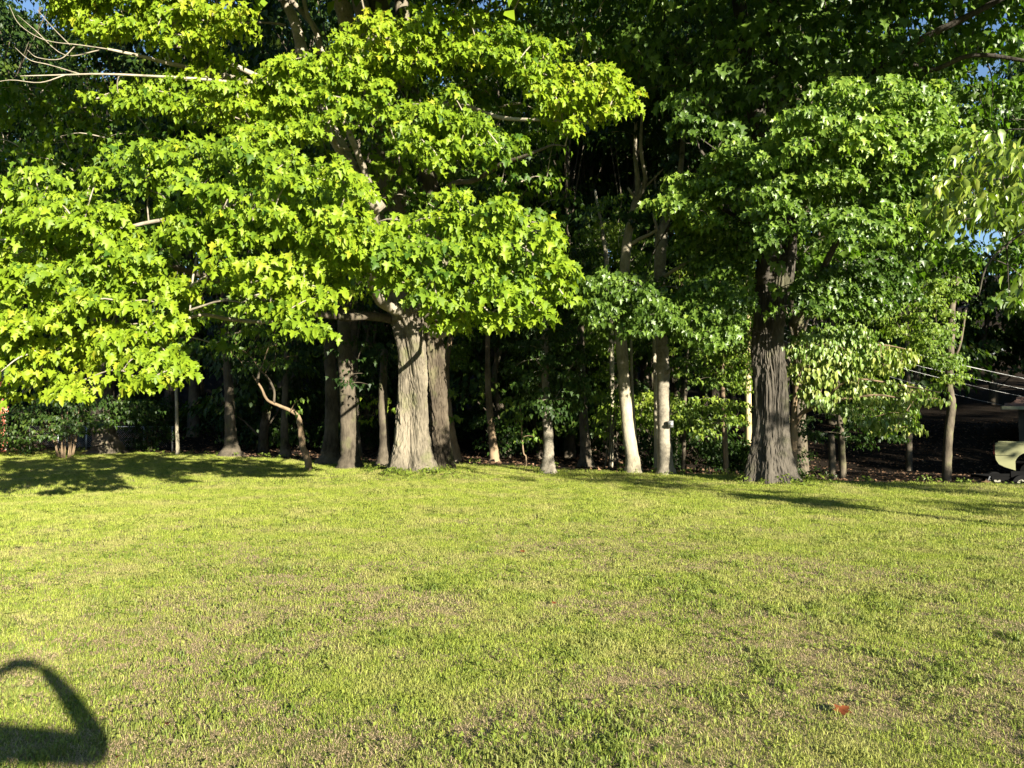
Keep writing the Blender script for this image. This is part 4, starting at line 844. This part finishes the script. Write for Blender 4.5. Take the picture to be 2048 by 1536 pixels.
# ================================================================== photographer behind the camera (casts the shadow at lower left)
def skinned(name, verts, edges, radii, m, parent, loc):
    me = bpy.data.meshes.new(name); me.from_pydata([tuple(np.array(q) - np.array(loc)) for q in verts], edges, []); o = link(name, me, m, parent)
    md = o.modifiers.new('skin', 'SKIN'); md.use_smooth_shade = True
    for i, r in enumerate(radii): me.skin_vertices[0].data[i].radius = (r, r) if not isinstance(r, tuple) else r
    me.skin_vertices[0].data[0].use_root = True
    sb = o.modifiers.new('sub', 'SUBSURF'); sb.levels = 2; sb.render_levels = 2
    return o
gz = hz(0, -.5)
pl = (0.0, -.55, gz); per = thing('person', 'person standing behind the camera, both arms raised holding a phone sideways', 'person', pl)
Vb = [(0, -.56, .95), (0, -.56, 1.15), (0, -.55, 1.36), (0, -.54, 1.48), (0, -.52, 1.60), (0, -.50, 1.70)]
Eb = [(0, 1), (1, 2), (2, 3), (3, 4), (4, 5)]; Rb = [(.17, .12), (.15, .11), (.17, .12), (.06, .06), (.085, .10), (.07, .085)]
def addc(pts, rads, root):
    i = root
    for p, r in zip(pts, rads):
        Vb.append(p); Rb.append(r); Eb.append((i, len(Vb) - 1)); i = len(Vb) - 1
    return i
for s in (-1, 1):
    addc([(s * .19, -.55, 1.40), (s * .52, -.26, 1.27), (s * .28, -.12, 1.46), (s * .115, -.06, 1.575)], [.075, .065, .052, .036], 2)
    addc([(s * .10, -.56, .88), (s * .12, -.53, .50), (s * .14, -.56, .09), (s * .15, -.42, .05)], [.095, .065, .045, .04], 0)
body = skinned('body', [(x, y, z + gz) for x, y, z in Vb], Eb, Rb, M['shirt'], per, pl)
for s in (-1, 1):
    for k in range(4):
        zz = 1.60 - k * .018; hp = [(s * .112, -.07, zz + gz), (s * .105, -.045, zz + gz), (s * .085, -.035, zz + gz), (s * .068, -.045, zz + gz)]
        skinned('finger', hp, [(0, 1), (1, 2), (2, 3)], [.010, .009, .0085, .007], M['skin'], per, pl)
    skinned('thumb', [(s * .11, -.075, 1.56 + gz), (s * .09, -.085, 1.585 + gz), (s * .07, -.08, 1.60 + gz)], [(0, 1), (1, 2)], [.013, .011, .009], M['skin'], per, pl)
b = MB(); b.box((0.0, -.06, EYE - .012), (.155, .009, .074)); o = b.build('phone', M['black'], origin=(0, -.06, EYE)); o.location = (0, -.06, EYE); tag(o, 'dark phone held sideways in both hands behind the camera', 'phone')

# ================================================================== lawn grass (nobody could count it)
def blade_mesh(name, nb, hmin, hmax, wd, spread, lean, matn, seed, tl=(0, 1)):
    r = np.random.default_rng(seed); V = []; Fc = []; Tn = []; n = 0
    for k in range(nb):
        a = r.uniform(0, 6.28); h = r.uniform(hmin, hmax); p = r.uniform(-spread, spread, 2); d = r.uniform(0, 6.28); ln = r.uniform(.15, 1) * lean * h
        wv = np.array([math.cos(a), math.sin(a), 0]) * wd * .5 * r.uniform(.7, 1.3); dv = np.array([math.cos(d), math.sin(d), 0]) * ln
        b0 = np.array([p[0], p[1], -.004]); m1 = b0 + dv * .3 + (0, 0, h * .6); tp_ = b0 + dv + (0, 0, h * (1 - .25 * lean))
        V += [b0 - wv, b0 + wv, m1 + wv * .8, m1 - wv * .8, tp_]; Fc += [(n, n + 1, n + 2), (n, n + 2, n + 3), (n + 3, n + 2, n + 4)]; Tn += [r.uniform(*tl)] * 5; n += 5
    me = tri_mesh(name, np.array(V), np.array(Fc), np.array(Tn)); me.materials.append(matn); return me
def grass_mat(name, stops, dry, tf=.3):
    m, n, l, b = mat(name)
    g = n.new('ShaderNodeNewGeometry'); at = n.new('ShaderNodeAttribute'); at.attribute_name = 'tint'; oi = n.new('ShaderNodeObjectInfo')
    r = ramp(n, stops); add = n.new('ShaderNodeMath'); add.operation = 'MULTIPLY_ADD'; add.inputs[1].default_value = .5
    h = n.new('ShaderNodeMath'); h.operation = 'MULTIPLY'; h.inputs[1].default_value = .5; l.new(oi.outputs['Random'], h.inputs[0])
    l.new(at.outputs['Fac'], add.inputs[0]); l.new(h.outputs[0], add.inputs[2]); l.new(add.outputs[0], r.inputs[0])
    nz = n.new('ShaderNodeTexNoise'); nz.inputs['Scale'].default_value = 1.1; nz.inputs['Detail'].default_value = 5; nz.inputs['Roughness'].default_value = .65; l.new(g.outputs['Position'], nz.inputs['Vector'])
    rr = ramp(n, [(.46, (0, 0, 0)), (.68, (dry, dry, dry))]); l.new(nz.outputs['Fac'], rr.inputs[0])
    mx = n.new('ShaderNodeMix'); mx.data_type = 'RGBA'; l.new(rr.outputs[0], mx.inputs[0]); l.new(r.outputs[0], mx.inputs[6]); mx.inputs[7].default_value = (.38, .33, .13, 1)
    l.new(mx.outputs[2], b.inputs['Base Color']); b.inputs['Roughness'].default_value = .55; b.inputs['Specular IOR Level'].default_value = .25
    t = n.new('ShaderNodeBsdfTranslucent'); l.new(mx.outputs[2], t.inputs['Color']); ms = n.new('ShaderNodeMixShader'); ms.inputs[0].default_value = tf
    l.new(b.outputs[0], ms.inputs[1]); l.new(t.outputs[0], ms.inputs[2]); l.new(ms.outputs[0], n['Material Output'].inputs[0])
    return m
GM = grass_mat('lawn grass', [(0.0, (.13, .17, .024)), (.5, (.25, .31, .040)), (1.0, (.42, .43, .085))], .7)
GD = grass_mat('lush grass', [(0.0, (.075, .115, .018)), (.5, (.15, .195, .03)), (1.0, (.25, .275, .05))], .35)
GS = grass_mat('straw', [(0.0, (.28, .20, .12)), (.5, (.45, .34, .20)), (1.0, (.60, .48, .30))], 0)
def col_of(items, cname):
    c = bpy.data.collections.new(cname)
    for i, me in enumerate(items):
        o = bpy.data.objects.new('%s_%02d' % (cname, i), me); c.objects.link(o)
    return c
def clover(name, seed):
    r = np.random.default_rng(seed); L = Leaves(); n = 9
    pos = np.column_stack([r.uniform(-.05, .05, n), r.uniform(-.05, .05, n), r.uniform(.015, .04, n)]); a = r.uniform(0, 6.28, n)
    v, f, t = scatter(T_SMALL, pos, frames(np.column_stack([np.cos(a), np.sin(a)]), np.radians(r.uniform(-20, 40, n)), r.normal(0, .4, n)), r.uniform(.018, .035, n), r.uniform(0, 1, n))
    me = tri_mesh(name, v, f, t); me.materials.append(GD); return me
tuft = col_of([blade_mesh('t', 14, .018, .042, .0027, .045, 1.0, GM, 1), blade_mesh('t', 14, .015, .04, .0027, .045, 1.2, GM, 2), blade_mesh('t', 12, .02, .055, .0028, .04, .8, GM, 3),
               blade_mesh('t', 14, .008, .028, .0026, .05, 1.9, GS, 4), blade_mesh('t', 12, .008, .024, .0026, .05, 2.2, GS, 5),
               blade_mesh('t', 14, .03, .065, .0042, .04, .8, GD, 6), blade_mesh('t', 10, .03, .06, .0065, .035, 1.1, GD, 7), clover('t', 8)], 'tuft')
def grass_layer(name, r0, r1, dens, sc, seed, amax=40, p=None, litter=False):
    r = np.random.default_rng(seed); A = math.radians(amax); area = A * (r1 * r1 - r0 * r0); N = int(area * dens)
    rad = np.sqrt(r.uniform(r0 * r0, r1 * r1, N)); ph = r.uniform(-A, A, N); x = rad * np.sin(ph); y = rad * np.cos(ph)
    t = rad - lawn_edge(x, y) + .5 * fbm(np.stack([x, y, 0 * x], -1) * 1.1, 5, 2); keep = t < r.uniform(-.6, .5, N); x, y = x[keep], y[keep]; N = len(x)
    z = height(x, y); Pn = np.stack([x, y, x * 0], -1)
    n1 = fbm(Pn * 1.1, 50, 3); n2 = fbm(Pn * 2.6, 60, 3); u = r.uniform(0, 1, N)
    rr = np.hypot(x, y); near = 1 - smooth(6, 13, rr)
    idx = r.integers(0, 3, N)
    dryp = np.clip((.30 + .9 * n1) * (.10 + 1.0 * near) + .34 * near, 0, .8); idx = np.where(u < dryp, r.integers(3, 5, N), idx)
    lush = r.uniform(0, 1, N) < np.clip((n2 - .1) * .6, .02, .25) * (.35 + .65 * near); idx = np.where(lush, r.integers(5, 7, N), idx)
    idx = np.where(r.uniform(0, 1, N) < .025, 7, idx)
    s = sc * r.uniform(.7, 1.25, N) * (1 + .25 * n2) 
    me = bpy.data.meshes.new(name); me.vertices.add(N); me.vertices.foreach_set('co', np.column_stack([x, y, z]).astype(np.float32).ravel())
    for nm, ty, ar in (('rot', 'FLOAT', r.uniform(0, 6.28, N)), ('scl', 'FLOAT', s)):
        a = me.attributes.new(nm, ty, 'POINT'); a.data.foreach_set('value', ar.astype(np.float32))
    a = me.attributes.new('idx', 'INT', 'POINT'); a.data.foreach_set('value', idx.astype(np.int32))
    o = link(name, me); return o, N
def gn_instances(o, coll):
    ng = bpy.data.node_groups.new('scatter', 'GeometryNodeTree')
    ng.interface.new_socket('Geometry', in_out='INPUT', socket_type='NodeSocketGeometry'); ng.interface.new_socket('Geometry', in_out='OUTPUT', socket_type='NodeSocketGeometry')
    N = ng.nodes; L = ng.links; gi = N.new('NodeGroupInput'); go = N.new('NodeGroupOutput'); ip = N.new('GeometryNodeInstanceOnPoints'); ci = N.new('GeometryNodeCollectionInfo')
    mp = N.new('GeometryNodeMeshToPoints'); L.new(gi.outputs[0], mp.inputs[0]); L.new(mp.outputs[0], ip.inputs['Points'])
    ci.inputs['Collection'].default_value = coll; ci.inputs['Separate Children'].default_value = True; ci.inputs['Reset Children'].default_value = True
    L.new(ci.outputs[0], ip.inputs['Instance']); ip.inputs['Pick Instance'].default_value = True
    def attr(nm, ty):
        a = N.new('GeometryNodeInputNamedAttribute'); a.data_type = ty; a.inputs['Name'].default_value = nm; return a.outputs[0]
    L.new(attr('idx', 'INT'), ip.inputs['Instance Index'])
    cx = N.new('ShaderNodeCombineXYZ'); L.new(attr('rot', 'FLOAT'), cx.inputs[2]); L.new(cx.outputs[0], ip.inputs['Rotation']); L.new(attr('scl', 'FLOAT'), ip.inputs['Scale'])
    L.new(ip.outputs[0], go.inputs[0])
    md = o.modifiers.new('scatter', 'NODES'); md.node_group = ng
tot = 0
for nm, r0, r1, d, sc, sd in (('grass', 1.6, 6.2, 1500, .95, 1), ('grass', 6.2, 10.5, 850, 1.05, 2), ('grass', 10.5, 17, 360, 1.3, 3), ('grass', 17, 37, 130, 1.6, 4)):
    o, N = grass_layer(nm, r0, r1, d, sc, sd); gn_instances(o, tuft); tag(o, kind='stuff'); tot += N
print('tufts', tot, 'leaf tris', NTRI[0])

# leaf litter on the forest floor
r = np.random.default_rng(77); N = 26000; rad = np.sqrt(r.uniform(20 ** 2, 50 ** 2, N)); ph = r.uniform(-math.radians(37), math.radians(37), N); x, y = rad * np.sin(ph), rad * np.cos(ph)
k = rad - lawn_edge(x, y) > r.uniform(-.4, 1.2, N); x, y = x[k], y[k]; N = len(x); a = r.uniform(0, 6.28, N)
v, f, t = scatter(T_SMALL, np.column_stack([x, y, height(x, y) + .02]), frames(np.column_stack([np.cos(a), np.sin(a)]), r.uniform(-.4, .5, N), r.normal(0, .5, N)), r.uniform(.08, .15, N), r.uniform(0, 1, N))
o = link('leaf_litter', tri_mesh('leaf_litter', v, f, t), M['litter_leaf']); tag(o, kind='stuff')
# weeds and ground ivy round the trunks, seedlings at the lawn's edge
L = Leaves(); r = np.random.default_rng(5)
def weeds(cx, cy, rad, n, sz, hh=.12):
    for _ in range(n):
        a = r.uniform(0, 6.28); q = rad * r.uniform(.5, 1.25); x, y = cx + math.cos(a) * q, cy + math.sin(a) * q
        clump(L, 'mid', (x, y, hz(x, y) + r.uniform(.02, hh)), .10, .06, 9, sz, (math.cos(a), math.sin(a)), .6, droop=(-10, 50))
weeds(MAPLE[0] + .1, MAPLE[1] - .1, 1.1, 90, .06); weeds(MAPLE[0] + .2, MAPLE[1] - .9, .7, 60, .06); weeds(6.0, 16.8, .9, 60, .06, .2); weeds(W(130, 922, 25.5)[0], 25.5, .5, 20, .07)
for px, Y in ((1262, 19.9), (1332, 19.3), (1096, 19.6), (616, 20), (462, 27), (214, 28.5), (1480, 18.6)): weeds(W(px, 940, Y)[0], Y, .32, 14, .05, .1)
for _ in range(90):
    ph = r.uniform(-.6, .6); R0 = float(lawn_edge(math.sin(ph), math.cos(ph))) + r.uniform(-.1, 1.2); x, y = R0 * math.sin(ph), R0 * math.cos(ph)
    clump(L, 'mid', (x, y, hz(x, y) + r.uniform(.02, .14)), .16, .08, 10, .07, (0, -1), .4, droop=(0, 60))
pos, R, size, tint = L.cat('mid'); v, f, t = scatter(T_MID, pos, R, size, tint); o = link('weeds', tri_mesh('weeds', v, f, t), leaf_mat('weed leaf', [(0.0, (.05, .085, .012)), (1.0, (.15, .19, .025))], (1.4, 1.6, .6), .2)); tag(o, kind='stuff')
# fallen leaves on the lawn
fl = tri_mesh('fallen_leaf', T_MAPLE[0] * np.array([1, 1, .6]), T_MAPLE[1], np.linspace(0, 1, len(T_MAPLE[0]))); fl.materials.append(M['dry_leaf'])
for px, py, s, lab in ((1680, 1436, .085, 'largest orange fallen leaf, on the grass at lower right'), (337, 1456, .05, 'small orange fallen leaf near the photographer\'s shadow'), (998, 1253, .045, 'small rust fallen leaf on the middle lawn above the dark weed clump'),
                       (1108, 1215, .04, 'tiny rust fallen leaf on the middle lawn, upper right of the other'), (1045, 1106, .06, 'brown fallen leaf farthest back on the middle lawn'), (237, 1526, .035, 'tiny orange fallen leaf at the bottom edge')):
    d = W(px, py, 1.0) - np.array([0, 0, EYE]); Yg = -EYE / d[2]; p = W(px, py, Yg)
    o = link('fallen_leaf', fl); o.location = (p[0], p[1], hz(p[0], p[1]) + .022); o.scale = (s, s, s); o.rotation_euler = (.35, .15, random.uniform(0, 6.28)); tag(o, lab, 'leaf', 'fallen leaves on the lawn')
